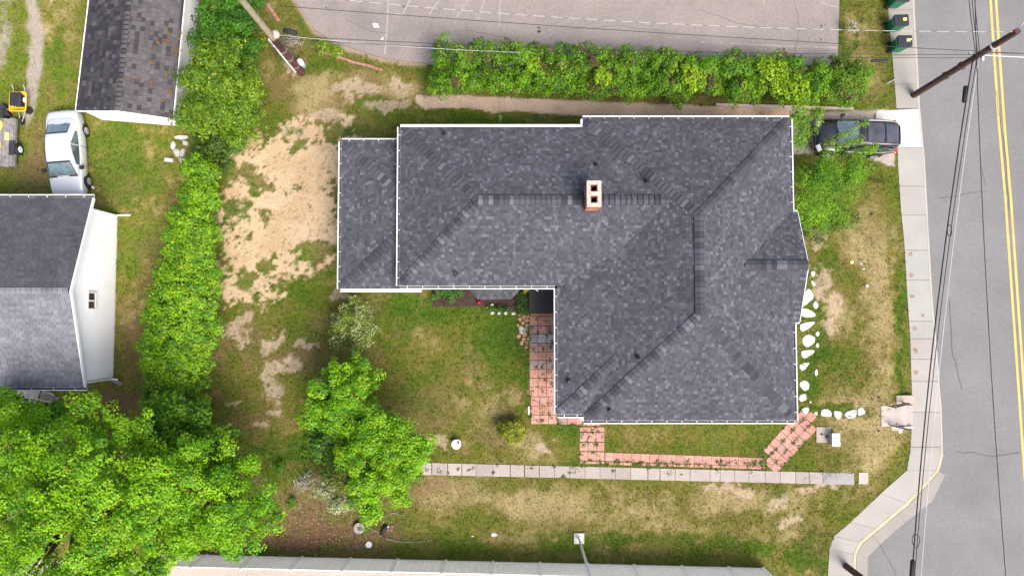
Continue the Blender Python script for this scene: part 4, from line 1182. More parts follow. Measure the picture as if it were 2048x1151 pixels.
def rock(name, u, v, ru, rv, h, m, label, cat, group=None, z=None, rot=0.0, n=9):
    pl = rough_poly(u, v, ru, rv, n, rot)
    base = [G(a, c) for a, c in pl]
    cx = sum((p.x for p in base))/n; cy = sum((p.y for p in base))/n
    b = MB()
    rows = [[(p.x, p.y, p.z-.03) for p in base], [(p.x, p.y, p.z+h*.6) for p in base],
            [(cx+(p.x-cx)*.7, cy+(p.y-cy)*.7, p.z+h*random.uniform(.85, 1.05)) for p in base], [(cx+(p.x-cx)*.2, cy+(p.y-cy)*.2, p.z+h) for p in base]]
    b.loft(rows, closed=True, caps=True)
    o = b.build(name, m); fix_normals(o)
    mm = o.modifiers.new('bevel', 'BEVEL'); mm.width = .01; mm.segments = 1
    return tag(o, label, cat, group)
# broken concrete by the vine row
for (u, v, ru, rv, rot, lab) in ((364, 275, 15, 5, 0, 'long flat pale concrete chunk at the top of the rubble heap'), (348, 291, 5.5, 9, .1, 'upright oval pale stone left of the rubble heap'),
                            (355, 306, 6.5, 9, -.3, 'middle pale stone in the rubble heap by the vines'), (366, 305, 6, 9, .3, 'pale stone against the vines in the rubble heap'),
                            (372, 287, 7, 5, .4, 'small tilted pale stone half under the vines'), (367, 322, 8, 6, .7, 'lowest slanted pale slab of the rubble heap')):
    rock('rubble_stone', u, v, ru, rv, .16, M['stone'], lab, 'stone', 'rubble heap by the vines', rot=rot)
b = MB(); p = G(340, 321); b.box((p.x, p.y, p.z+.08), (.44, .2, .18), Matrix.Rotation(-.12, 3, 'Z')); tag(b.build('concrete_block', M['stone'], bevel=.012), 'single white block lying on the grass left of the rubble heap', 'block')
for k, (u, v) in enumerate(((984.5, 625.5), (998, 626), (1011.5, 625.5), (1026.5, 626.5))):
    rock('edging_stone', u, v, 4 + (k == 3), 3.6, .09, M['stone'], ('leftmost', 'second from left', 'third from left', 'rightmost and widest')[k] + ' of four white edging stones along the mulch bed', 'stone', 'white edging stones of the mulch bed')
rock('garden_stone', 984, 610, 3.6, 3.6, .14, M['white'], 'round white stone standing in the mulch bed', 'stone')
rock('garden_stone', 974, 614.5, 3, 1.6, .06, M['stone'], 'small flat pale stone beside the round white stone in the bed', 'stone')
rock('lawn_stone', 1733, 571, 3.8, 4.6, .09, M['stone'], 'grey white stone lying on the front lawn near the dry patch', 'stone')
rock('lawn_stone', 1727, 537, 3, 2.4, .05, M['stone'], 'small pale stone on the front lawn below the yellow disc', 'stone')
rock('lawn_stone', 1722, 527, 3.4, 2, .05, M['stone'], 'thin pale stone beside the yellow disc on the front lawn', 'stone')
rock('lawn_stone', 988, 1068, 7, 4.5, .05, M['stone'], 'pale flat stone in the side lawn left of the light pole', 'stone')
rock('lawn_stone', 945, 1071, 3, 2, .04, M['stone'], 'tiny pale stone in the side lawn, left of the flat stone', 'stone')
rock('step_rubble', 1800, 861, 5, 4.5, .08, M['stone'], 'white broken stone below the front steps', 'stone')
b = MB(); p = G(1703, 524); b.lathe([(.085, 0), (.10, .01), (.095, .03), (.07, .036)], (p.x, p.y, p.z+.02), n=16); tag(b.build('disc_toy', M['sticker'], smooth=True), 'small pale yellow disc lying on the front lawn', 'disc')
for u, v, lab in ((1743, 428, 'small dark clod lying on dry front lawn beside the bushes'), (1757, 861, 'dark clod in dry grass left of the front steps'), (1757, 794, 'grey clod above the front steps')):
    rock('soil_clod', u, v, 2.8, 2, .05, M['rubber'], lab, 'clod')

# brick edging along the lot
M['edge_brick'] = mat('old_edging_brick', (0.36, 0.17, 0.12), 0.95, 0.25, 6.0, stain=(0.36, 0.30, 0.26), stain_scale=4.0, stain_amt=0.6)
be = empty('brick_edging', G(700, 120)); tag(be, 'curved row of old red bricks edging the grass by the lot', 'edging')
ebp = [(638, 103), (647, 106), (659, 109), (668, 112), (676, 115), (686, 118), (695, 121), (704, 125), (713, 127), (723, 129), (733, 131), (742, 134), (750, 137), (758, 139), (766, 141)]
eb2 = [(536, 9), (541, 18), (547, 26), (553, 35), (558, 43)]
def brick_row(root, pts, w=.13):
    for (u0, v0), (u1, v1) in zip(pts[:-1], pts[1:]):
        a, c = G(u0, v0), G(u1, v1); t = (c-a); L = t.length - .02; an = math.atan2(t.y, t.x) + random.uniform(-.06, .06)
        b = MB(); m_ = (a+c)/2; b.box((m_.x, m_.y, m_.z+.03), (min(L, .26), w, .12), Matrix.Rotation(an, 3, 'Z')); b.build('brick', M['edge_brick'], root, bevel=.008)
brick_row(be, ebp)
be2 = empty('brick_edging', G(547, 26)); tag(be2, 'short row of old red bricks beside the leaning weathered pole', 'edging'); brick_row(be2, eb2, .18)

# retaining wall strip under the hedge
rw = MB(); a, c = G(1430, 211), G(1704, 219)
for (p, q) in ((a, c),):
    t = (q-p).normalized(); s = Vector((-t.y, t.x, 0))*.07
    rw.prism(ccw([(x.x, x.y, .18) for x in (p-s, q-s, q+s, p+s)]), .9, (0.40, 0.32, 0.28))
tag(rw.build('retaining_wall', M['concrete']), 'low concrete retaining wall between hedge and driveway', 'wall')

# ------------------------------------------------------------------ front steps with railings
st = empty('front_steps', G(1790, 832)); tag(st, 'concrete front steps down to the sidewalk with black handrails', 'steps')
sz0 = 0.02
p0, p1 = P(1762, 811, sz0), P(1777, 852, sz0)
b = MB(); b.box(((p0.x+p1.x)/2, (p0.y+p1.y)/2, sz0-.1), (p1.x-p0.x, p0.y-p1.y, .24), col=(.47, .41, .37)); b.build('landing', M['concrete'], st)
xa, xb = p1.x + .01, P(1824, 830, -.45).x - .02
for i in range(4):
    w = (xb-xa)/4; z = sz0 - .02 - i*.115
    b = MB(); b.box((xa + (i+.5)*w, (p0.y+p1.y)/2, z-.15), (w-.006, p0.y-p1.y-.04, .3), col=(.43-.02*(i % 2), .375-.02*(i % 2), .335)); b.build('tread', M['concrete'], st)
b = MB(); b.box(((xa+xb)/2-.3, p1.y-.13, -.22), (.75, .2, .3), col=(.45, .39, .35)); b.box(((xa+xb)/2+.4, p1.y-.09, -.3), (.5, .12, .25), col=(.5, .45, .41)); b.build('broken_cheek', M['concrete'], st)
b = MB(); b.box(((xa+xb)/2+.25, p0.y+.3, -.26), (.95, .45, .3), col=(.42, .35, .29)); b.build('cheek_wall', M['concrete'], st)
for (ua, va, ub, vb, nm) in ((1777, 811, 1802.6, 804, 0), (1777.6, 848, 1806, 855.5, 1)):
    z0a, z0b = 0.0, -.3
    A, B = P(ua, va, z0a), P(ub, vb, z0b)
    h = .62
    b = MB()
    for p in (A, B): b.tube([p - Vector((0, 0, .1)), p + Vector((0, 0, h))], .034, 6)
    b.tube([A + Vector((0, 0, h)), B + Vector((0, 0, h)), B + (B-A)*.12 + Vector((0, 0, h-.05))], .042, 6); b.tube([A + Vector((0, 0, h*.5)), B + Vector((0, 0, h*.5))], .026, 6)
    b.build('handrail', M['dark_metal'], st)

# meter pad and white cabinet
pad = empty('utility_pad', G(1646, 868)); tag(pad, 'stained square concrete pad near the slanting paver path', 'pad')
b = MB(); q = quad(1632, 853, 1661, 884); b.prism(ccw([(p.x, p.y, p.z+.06) for p in q]), .2, (.36, .315, .28)); b.build('base', M['concrete'], pad)
for u, v, c in ((1642, 867, M['soot_and_dark']), (1652.5, 871, M['soot_and_dark']), (1648, 868, M['edge_brick']), (1651, 873, M['clay'])):  # brick bits; the blackest boxes paint the dark of the pad's hole
    p = G(u, v); b = MB(); b.box((p.x, p.y, p.z+.085), (.09, .07, .05), Matrix.Rotation(random.random(), 3, 'Z')); b.build('debris_and_dark', c, pad)
cb = empty('utility_cabinet', G(1660, 879)); tag(cb, 'white topped metal utility cabinet on the front lawn', 'cabinet')
t0, t1 = P(1664, 866, .5), P(1680.5, 891.5, .5)
cx_, cy_ = (t0.x+t1.x)/2, (t0.y+t1.y)/2
M['cabinet'] = mat('cabinet_grey', (0.33, 0.28, 0.27), 0.6, 0.1)
b = MB(); b.box((cx_-.02, cy_, .22), (t1.x-t0.x-.06, t0.y-t1.y-.06, .5)); b.build('body', M['cabinet'], cb, bevel=.01)
b = MB(); b.box((cx_, cy_, .49), (t1.x-t0.x, t0.y-t1.y, .04)); b.build('lid', M['white'], cb, bevel=.008)

# ------------------------------------------------------------------ vinyl fence at the bottom
fe = empty('vinyl_fence', G(950, 1118)); tag(fe, 'long white vinyl privacy fence along the bottom edge', 'fence')
fu = [318, 415, 510, 605, 702, 796, 892, 986, 1080, 1175, 1268, 1363, 1457, 1525]
fp = [G(u, 1109 + (u-415)*.0235) for u in fu]
FH = 1.75
for p in fp:
    b = MB(); b.box((p.x, p.y, p.z+FH/2+.02), (.14, .14, FH+.1)); b.lathe([(.11, 0), (.11, .03), (.02, .08)], (p.x, p.y, p.z+FH+.07), n=4, m=Matrix.Rotation(math.pi/4, 3, 'Z')); b.build('post', M['vinyl'], fe)
for a, c in zip(fp[:-1], fp[1:]):
    t = (c-a); L = t.length; t.normalize(); s = Vector((-t.y, t.x, 0))
    z = min(a.z, c.z)
    for zz_, h in ((.12, .14), (FH-.06, .13)):
        b = MB(); m_ = (a+c)/2; b.box((m_.x, m_.y, z+zz_), (L-.15, .06, h), Matrix.Rotation(math.atan2(t.y, t.x), 3, 'Z')); b.build('rail', M['vinyl'], fe)
    n = 14; w = (L-.15)/n; b = MB()
    for i in range(n):
        m_ = a + t*(.075 + (i+.5)*w); b.box((m_.x, m_.y, z+FH/2+.02), (w-.014, .026 + .012*(i % 2), FH-.28), Matrix.Rotation(math.atan2(t.y, t.x), 3, 'Z'))
    b.build('panel', M['vinyl'], fe)

# chain link fence top left
cf = empty('chain_link_fence', G(408, 60)); tag(cf, 'grey chain link fence between the white shed and the bushes', 'fence')
cp = [G(418, -40), G(413, 20), G(409, 70), G(405, 125)]
for p in cp:
    b = MB(); b.tube([p, p + Vector((0, 0, 1.4))], .03, 7); b.build('post', M['galv'], cf)
b = MB(); b.tube([p + Vector((0, 0, 1.4)) for p in cp], .022, 6); b.build('top_rail', M['galv'], cf)
b = MB()
for a, c in zip(cp[:-1], cp[1:]):
    n = int((c-a).length/.11)
    for i in range(n):
        for sgn in (0, 1):
            x0, x1 = a.lerp(c, i/n), a.lerp(c, min(1, (i+10)/n))
            b.tube([x0 + Vector((0, 0, .05 if sgn else 1.38)), x1 + Vector((0, 0, 1.38 if sgn else .05))], .004, 3, cap=False)
tag(b.build('mesh_wire', M['galv'], cf), kind='stuff')

# ------------------------------------------------------------------ utility poles, wires
def pole(name, base, top, r0, r1, m, label, ring=None):
    root = empty(name, base); tag(root, label, 'utility pole')
    b = MB(); n = 8
    pts = [base.lerp(top, i/n) - Vector((0, 0, .3 if i == 0 else 0)) for i in range(n+1)]
    b.tube(pts, [r0 + (r1-r0)*i/n for i in range(n+1)], 14)
    b.build('shaft', m, root, smooth=False)
    return root
pA0, pA1 = P(1827, 191, -.45), P(2036, 62, 7.05)
poleA = pole('utility_pole', pA0, pA1, .165, .135, M['pole_brown'], 'dark brown wooden utility pole on the sidewalk between bins and driveway')
zA = 4.55; attA = pA0.lerp(pA1, (zA+.45)/7.5)
b = MB(); b.box(attA + Vector((-.15, .12, 0)), (.5, .1, .1)); b.box(attA + Vector((.15, -.1, .1)), (.12, .4, .08)); b.build('cable_bracket', M['galv'], poleA)
for zz_ in (2.2, 3.4, 5.6):
    q = pA0.lerp(pA1, (zz_+.45)/7.5); b = MB(); b.lathe([(.2, 0), (.2, .05)], q, n=14); b.build('band', M['galv'] if zz_ > 5 else M['dark_metal'], poleA)
lamp = MB(); la = pA1 + Vector((0, 0, -.15))
lamp.tube([la, la + Vector((.12, .28, .35)), la + Vector((.45, .40, .5)), la + Vector((.9, .35, .45))], .03, 7); lamp.build('lamp_arm', M['alu'], poleA, smooth=True)
b = MB(); hp = la + Vector((1.15, .33, .42)); b.loft([[(hp.x-.3+.6*i/5, hp.y + w*math.cos(a), hp.z + .09*math.sin(a)*k) for a in [j*math.pi/4 for j in range(8)]] for i, (w, k) in enumerate(((.06, .5), (.12, .9), (.14, 1), (.14, 1), (.12, .9), (.05, .5)))], closed=True, caps=True); b.build('lamp_head', M['alu'], poleA, smooth=True)
pB0 = P(1692, 1131, -.45); pB1 = Vector((pB0.x + .05, pB0.y - .1, 7.2))
poleB = pole('utility_pole', pB0, pB1, .17, .13, M['pole_brown'], 'dark brown wooden utility pole at the corner sidewalk, bottom edge')
pL0 = P(604, 147, 0); pL1 = P(462, -26, 9.0)
rootL = empty('utility_pole', pL0); tag(rootL, 'weathered wooden utility pole with white conduit by the brick edging', 'utility pole')
zk = 4.3; kn = pL0.lerp(pL1, zk/9)
b = MB(); b.tube([kn.lerp(pL1, t) for t in (0, .35, .7, 1)], [.15, .145, .14, .13], 12); b.build('upper_shaft', M['pole_grey'], rootL)
b = MB(); b.tube([pL0 - Vector((0, 0, .3)), pL0.lerp(kn, .5), kn], [.19, .175, .155], 12); b.build('lower_shaft', M['pole_red'], rootL)
side = Vector((-.17, -.13, 0))
b = MB(); b.tube([pL0.lerp(kn, .12) + side, pL0.lerp(kn, .55) + side, kn + side*.9 + Vector((0, 0, .1))], .045, 8); b.build('conduit', M['white'], rootL)
b = MB(); b.lathe([(.16, -.13), (.2, -.06), (.2, .06), (.14, .14), (.04, .16)], kn + Vector((.16, .12, .12)), n=14); b.build('drum', M['dead_wood'], rootL, smooth=True)
for i in range(3):
    q = pL0.lerp(kn, .25 + .22*i); b = MB()
    b.tube([q + Vector((.1*math.cos(a), .1*math.sin(a), .0))*1.75 + Vector((0, 0, .03*math.sin(3*a))) for a in [k*math.pi/6 for k in range(13)]], .012, 5); b.build('band', M['galv'], rootL)
b = MB()
for i in range(26):
    q = kn + Vector((random.gauss(.15, .25), random.gauss(-.1, .25), random.gauss(-.1, .15)))
    b.tube([q, q + Vector((random.gauss(.2, .25), random.gauss(-.12, .2), random.gauss(-.1, .2))), q + Vector((random.gauss(.3, .3), random.gauss(-.2, .3), random.gauss(-.25, .2)))], .008, 4)
b.build('cable_tangle', M['wire_black'], rootL)
b = MB(); pm = P(603, 127, .5); b.lathe([(.14, -.5), (.15, .1), (.15, .35), (.08, .42)], pm, n=12); tag(b.build('service_pedestal', M['white'], smooth=True), 'white plastic service pedestal at the foot of the weathered pole', 'pedestal')
# yellow guy marker
b = MB(); b.tube([P(497, 112, .1), P(490, 80, 1.9)], .028, 7); tag(b.build('guy_marker', M['yellow'], smooth=True), 'thin yellow guy wire marker between the bushes', 'marker')

def wire(name, a, c, sag, r, m, label, seg=26, twist=None):
    b = MB(); pts = []
    for i in range(seg+1):
        t = i/seg; p = Vector(a).lerp(Vector(c), t); p.z -= sag*4*t*(1-t); pts.append(p)
    if twist:
        for i in range(seg):
            b.tube([pts[i], pts[i+1]], r, 6, False, twist[i % len(twist)])
    else: b.tube(pts, r, 6)
    return tag(b.build(name, m, None, smooth=not twist), label, 'cable', 'overhead cables')
pC = attA + Vector((-.6, 14, 0))
dB = Vector((pB0.x+.1, pB0.y-.1, 4.9))
wire('overhead_cable', attA + Vector((-.18, .1, 0)), dB + Vector((.12, 0, 0)), .55, .03, M['wire_black'], 'thick black cable bundle along the street below the brown pole')
wire('overhead_cable', attA + Vector((-.06, .1, .1)), dB + Vector((.17, 0, .1)), .5, .018, M['wire_black'], 'second black cable hugging the thick street bundle')
wire('overhead_cable', attA + Vector((.02, .1, .1)), dB + Vector((.40, 0, .2)), .42, .012, M['wire_grey'], 'pale grey strand beside the thick street bundle')
for k, dx in enumerate((-.42, -.16, .02)):
    wire('overhead_cable', attA + Vector((-.1+.1*k, .1, 0)), attA + Vector((dx-.35, 9, .1)), .1, .017, M['wire_black'], ('leftmost', 'middle', 'rightmost')[k] + ' of three black cables running up from the brown pole bracket')
wire('overhead_cable', P(1949, -40, 6.2), P(2018, 1230, 6.2), .3, .017, M['wire_black'], 'thin black cable running down the middle of the lane', 30)
tw = [(.40, .385, .37), (.40, .385, .37), (.15, .145, .14)]
wire('overhead_cable', pL0.lerp(pL1, .985), pA1 + Vector((0, 0, -.1)), 1.05, .014, M['wire_twist'], 'twisted white and dark service cable across the parking lot', 130, tw)
wire('overhead_cable', P(560, 12, 5.6), P(2060, 108, 6.0), .28, .014, M['wire_black'], 'hair thin dark wire below the twisted cable over the lot')
kA = kn + Vector((.2, .1, .05))
wire('overhead_cable', kA, attA + Vector((0, 0, .15)), .62, .014, M['wire_black'], 'upper dark cable from the weathered pole over the hedge')
wire('overhead_cable', kA + Vector((0, -.1, -.12)), attA + Vector((0, -.1, .02)), .72, .012, M['wire_black'], 'lower dark cable from the weathered pole over the hedge')
wire('overhead_cable', kA + Vector((0, 0, .1)), P(1040, 105, 3.7), .3, .007, M['wire_grey'], 'frayed pale strand from the weathered pole to the hedge')
wire('overhead_cable', attA + Vector((.1, 0, .1)), P(2120, 117, 4.6), .05, .02, M['wire_grey'], 'pale cable leaving the brown pole to the right')
wire('overhead_cable', attA + Vector((.1, .1, .15)), P(2120, 108, 4.6), .05, .014, M['wire_black'], 'dark cable leaving the brown pole to the right')
def sleeve(a, c, r, label):
    b = MB(); a, c = Vector(a), Vector(c); b.tube([a, a.lerp(c, .06), a.lerp(c, .94), c], [r*.6, r, r, r*.6], 10)
    tag(b.build('splice_case', M['rubber'], smooth=True), label, 'splice case', 'splice cases on the cables')
sleeve(P(1932, 172, 4.35), P(1928.5, 205, 4.33), .11, 'black splice case on the street cables near the brown pole')
sleeve(P(1826, 1118, 4.8), P(1822, 1170, 4.8), .10, 'black splice case on the street cables at the bottom edge')
sleeve(P(566, 60, 4.3), P(594, 67, 4.3), .12, 'black splice case beside the weathered pole')
sleeve(P(1741, 122, 4.35), P(1776, 120.5, 4.35), .06, 'slim black splice case over the grass verge')
b = MB(); cc = P(1832, 1081, 4.75); b.tube([cc + Vector((.17*math.cos(a), .3*math.sin(a), .03*math.sin(2*a))) for a in [k*math.pi/12 for k in range(25)]], .016, 5); tag(b.build('cable_coil', M['wire_black'], smooth=True), 'loose oval coil of black cable near the corner', 'cable coil')
b = MB(); cc = P(1899, 461, 4.4); b.tube([cc + Vector((.1*math.cos(a), .28*math.sin(a), 0)) for a in [k*math.pi/12 for k in range(25)]], .018, 5); tag(b.build('cable_coil', M['wire_black'], smooth=True), 'small cable loop on the street bundle beside the front lawn', 'cable coil')

# light pole in the side lawn
lp = empty('light_pole', G(1157, 1075)); tag(lp, 'white metal light pole on a square concrete base in the side lawn', 'light pole')
q = quad(1147.5, 1064, 1168, 1085.5); b = MB(); b.prism(ccw([(p.x, p.y, p.z+.12) for p in q]), .3, (.50, .47, .43)); b.build('base', M['concrete'], lp, bevel=.015)
c0 = G(1158, 1076); b = MB(); b.box((c0.x, c0.y, c0.z+.135), (.24, .24, .03)); b.build('base_plate', M['alu'], lp)
c1 = P(1185, 1165, 7.0)
b = MB(); b.tube([c0 + Vector((0, 0, .1)), Vector((c0.x, c0.y, 7.0))], [.075, .05], 12); b.build('mast', M['white'], lp, smooth=True)
b = MB(); b.tube([Vector((c0.x, c0.y, 6.95)), Vector((c0.x+.2, c0.y-.7, 7.1))], .03, 8); b.box((c0.x+.25, c0.y-.95, 7.1), (.25, .5, .1)); b.build('lamp_head', M['alu'], lp)
# parking sign
sg = empty('lot_sign', P(764, 77, Z_LOT)); tag(sg, 'small white sign on a thin post in the parking lot', 'sign')
b0 = P(764, 77, Z_LOT); b = MB(); b.tube([b0, b0 + Vector((0, 0, 2.0))], .022, 6); b.build('post', M['galv'], sg)
b = MB(); b.box(b0 + Vector((0, -.03, 1.65)), (.3, .012, .5)); b.build('plate', M['white'], sg)
b = MB(); b.lathe([(.1, 0), (.1, .03), (.03, .05)], b0, n=12); b.build('foot', M['galv'], sg)

# ------------------------------------------------------------------ bins
def make_bin(u, v, rz, label, mark):
    zt = .6
    c = P(u, v, zt); r = empty('wheelie_bin', (c.x, c.y, Z_WALK), rz, local=True); tag(r, label, 'bin', 'green wheeled bins on the sidewalk')
    def ring(w, d, z, yo=0, k=.07):
        pts = []
        for sx, sy in ((1, 1), (-1, 1), (-1, -1), (1, -1)):
            for a in ((0, 45, 90) if sx*sy > 0 else (90, 45, 0)):
                pts.append((sx*(w/2-k+k*math.cos(R(a))), yo + sy*(d/2-k+k*math.sin(R(a))), z))
        return pts
    b = MB(); b.loft([ring(.56, .48, .04, 0), ring(.62, .52, .4), ring(.70, .58, .9), ring(.75, .61, .93), ring(.75, .61, .97)], closed=True, caps=True)
    body = b.build('body', M['bin_green'], r); fix_normals(body)
    b = MB(); b.loft([ring(.78, .62, .975), ring(.79, .63, 1.0), ring(.74, .58, 1.04), ring(.3, .3, 1.055)], closed=True, caps=True); b.box((-.16, 0, 1.05), (.035, .56, .022)); b.box((.14, 0, 1.045), (.4, .5, .018)); lid = b.build('lid', M['bin_lid'], r); fix_normals(lid)
    b = MB(); b.tube([(-.40, -.24, .95), (-.44, -.24, .96), (-.44, .24, .96), (-.40, .24, .95)], .018, 6); b.build('handle', M['bin_green'], r)
    for sy in (-1, 1):
        b = MB(); b.lathe([(.05, -.03), (.125, -.03), (.13, 0), (.125, .03), (.05, .03)], (-.33, sy*.25, .125), axis='y', n=14); b.build('wheel', M['rubber'], r)
    b = MB(); b.box((.16, .03, 1.058), (.19, .16, .006), Matrix.Rotation(.05, 3, 'Z'))
    if mark: b.box((.29, .075, 1.0583), (.09, .07, .0055))
    stk = b.build('sticker', M['sticker'], lid)
    b = MB(); b.box((.19, .03, 1.0625), (.035, .035, .003)); b.build('printed_mark', M['dark_metal'], stk)
make_bin(1804, 40, R(2), 'green wheeled bin with plain square yellow sticker, middle of three', 0)
make_bin(1811, 81.5, R(0), 'green wheeled bin with torn yellow sticker, nearest the hedge', 1)
make_bin(1806, -9, R(-4), 'green wheeled bin cut off by the top edge', 0)

# ------------------------------------------------------------------ cars (local: +y forward, +x right)
def car(name, loc, rz, label, L, W, sect, cab, paint, wheels, glass_f, glass_s, pitch=0.0, suv=False):
    r = empty(name, loc, rz, local=True); tag(r, label, 'car')
    r.rotation_euler = (pitch, 0, rz)
    rows = []
    for (y, w, zb, zs, zc) in sect:
        h = zs - zb
        half = [(-w*.90, zb), (-w*.985, zb + h*.25), (-w, zb + h*.6), (-w*.965, zs - h*.08), (-w*.88, zs + (zc-zs)*.15), (-w*.5, zs + (zc-zs)*.8), (0, zc)]
        rows.append([(x, y, z) for x, z in half] + [(-x, y, z) for x, z in half[-2::-1]])
    b = MB(); b.loft(rows, caps=True); body = b.build('body', paint, r, smooth=True, subsurf=2); fix_normals(body)
    # cabin shell
    rows = []
    for (y, wb, wt, zb, zt) in cab:
        half = [(-wb, zb - .05), (-wb*.99, zb), (-(wb*.45+wt*.55), zb + (zt-zb)*.55), (-wt, zt - (zt-zb)*.10), (-wt*.88, zt - .012), (-wt*.45, zt + .012), (0, zt + .02)]
        rows.append([(x, y, z) for x, z in half] + [(-x, y, z) for x, z in half[-2::-1]])
    b = MB(); b.loft(rows, caps=True); cs = b.build('cabin', paint, r, smooth=True, subsurf=2); fix_normals(cs)
    def at(y, s, t):
        """point on cabin skin: s in -1..1 across the top, or side height t"""
        for c0, c1 in zip(cab[:-1], cab[1:]):
            if min(c0[0], c1[0]) <= y <= max(c0[0], c1[0]):
                f = (y-c0[0])/(c1[0]-c0[0]); c = [a + (d-a)*f for a, d in zip(c0, c1)]; break
        return c
    def top_glass(nm, ya, yb, wa, wb_, m, lift=.022):
        b = MB(); rws = []
        for i in range(7):
            y = ya + (yb-ya)*i/6; c = at(y, 0, 0); wd = wa + (wb_-wa)*i/6
            rws.append([(x*wd, y, c[4] + lift - .03*abs(x)**2.5) for x in (-1, -.6, -.2, .2, .6, 1)])
        b.loft(rws); o = b.build(nm, m, r, smooth=True); fix_normals(o)
        if o.data.polygons[0].normal.z < 0: o.data.flip_normals()
        return o
    ys = [c[0] for c in cab]
    return r, at, top_glass, body, cs
def wheel(r, x, y, rad, rim):
    sgn = 1 if x > 0 else -1
    b = MB(); b.lathe([(rad*.55, -.1), (rad*.93, -.1), (rad, -.07), (rad, .07), (rad*.93, .1), (rad*.62, .1)], (x - sgn*.07, y, rad), axis='x', n=24); t = b.build('wheel', M['rubber'], r, smooth=False)
    b = MB()
    b.lathe([(rad*.62, -.02), (rad*.62, .02), (rad*.2, .03), (.02, .03)], (x + sgn*.02, y, rad), axis='x', n=24)
    for k in range(5):
        a = 2*math.pi*k/5; b.box((x + sgn*.045, y + rad*.36*math.cos(a), rad + rad*.36*math.sin(a)), (.02, rad*.46, rad*.16), Matrix.Rotation(a, 3, 'X'))
    b.build('rim', rim, t)
def side_glass(r, at, segs, m, sides=(-1, 1), lift=.018):
    for sg in sides:
        for ya, yb, cut_a, cut_b in segs:
            b = MB(); rws = []
            for i in range(5):
                y = ya + (yb-ya)*i/4; c = at(y, 0, 0); k = cut_a + (cut_b-cut_a)*i/4
                lo, hi = .06, .06 + (.78-.06)*k
                rws.append([(sg*((c[1]*(1-t) + c[2]*t) + lift + .02*math.sin(math.pi*t)), y, c[3] + (c[4]-c[3])*t) for t in (lo, (lo+hi)/2, hi)])
            b.loft(rws); o = b.build('side_window', m, r, smooth=True); fix_normals(o)
# silver sedan
rear, front = P(172, 261, .3), P(177.5, 362, .3)
hd = (front-rear); hd.z = 0
ang = math.atan2(hd.y, hd.x) - math.pi/2
midp = (rear+front)/2; fw = hd.normalized(); rt = Vector((fw.y, -fw.x, 0))
# travel direction points down the sheet, so the side seen is the car's left
W2 = .915
ctr = midp + rt*(W2 - .02); ctr.z = 0.0
WB = 2.7
S = [(-2.38, .60, .34, .62, .66), (-2.33, .76, .26, .80, .86), (-2.1, .86, .22, .88, .97), (-1.6, .905, .22, .90, 1.0), (-.8, .915, .20, .90, .98), (.2, .915, .20, .88, .96), (.9, .905, .20, .86, .95),
     (1.5, .89, .21, .80, .90), (2.0, .84, .22, .72, .80), (2.26, .72, .26, .62, .68), (2.36, .52, .32, .52, .56)]
Cb = [(-1.95, .70, .60, .90, .96), (-1.62, .76, .60, .92, 1.06), (-1.0, .82, .595, .90, 1.38), (-.55, .845, .60, .89, 1.45), (.05, .85, .605, .88, 1.44), (.45, .84, .62, .88, 1.32), (1.12, .79, .70, .88, .98), (1.30, .74, .68, .86, .90)]
sedan, at, tg, body, cs = car('silver_sedan', ctr, ang, 'silver four door sedan parked between the white shed and white house', 4.74, 1.83, S, Cb, M['silver'], None, None, None)
tg('windscreen_seal', .45, 1.20, .60, .75, M['rubber'], .014); tg('rear_window_seal', -.97, -1.70, .56, .61, M['rubber'], .014)
tg('windscreen', .53, 1.13, .56, .70, M['glass_pale'], .026); tg('rear_window', -1.04, -1.62, .52, .56, M['glass_pale'], .026)
side_glass(sedan, at, [(-1.15, -.42, .35, 1.0), (-.36, .62, 1.0, .62)], M['glass'])
for x in (-W2+.02, W2-.02):
    for y in (-1.33, 1.37): wheel(sedan, x, y, .31, M['alu'])
for sx in (-1, 1):
    b = MB(); b.loft([[(sx*(.88+.2*t), .78 + d*.09, .98 + e*.07) for d, e in ((-1, -1), (1, -1), (1, 1), (-1, 1))] for t in (0, .5, 1)], closed=True, caps=True); o = b.build('mirror', M['rubber'], sedan, bevel=.02); fix_normals(o)
    b = MB(); b.box((sx*.66, 2.14, .66), (.34, .28, .12), Matrix.Rotation(-sx*.35, 3, 'Z')); b.build('headlight', M['lens'], sedan, bevel=.03)
    b = MB(); b.box((sx*.66, -2.25, .66), (.26, .10, .14), Matrix.Rotation(sx*.35, 3, 'Z')); b.build('tail_light', M['tail'], sedan, bevel=.02)
    for y in (-1.33, 1.37):
        b = MB(); b.lathe([(.37, -.02), (.37, .02)], (sx*(W2-.045), y, .33), axis='x', n=24); b.build('wheel_arch', M['rubber'], sedan)
    for y in (.62, -.40):
        b = MB(); b.box((sx*.915, y, .56), (.012, .012, .62)); b.build('door_seam', M['rubber'], sedan)
    for y in (.12, -.85):
        b = MB(); b.box((sx*.925, y, .79), (.03, .17, .03)); b.build('door_handle', M['silver'], sedan, bevel=.008)
b = MB(); b.tube([(-.55, 1.16, .985), (.05, 1.12, 1.0)], .01, 5); b.tube([(.0, 1.18, .985), (.58, 1.1, 1.0)], .01, 5); b.build('wiper', M['rubber'], sedan)
b = MB(); b.box((0, 2.33, .40), (1.0, .05, .10)); b.build('grille', M['rubber'], sedan)
b = MB(); b.box((0, -2.40, .55), (.5, .02, .12)); b.build('number_plate', M['white'], sedan)

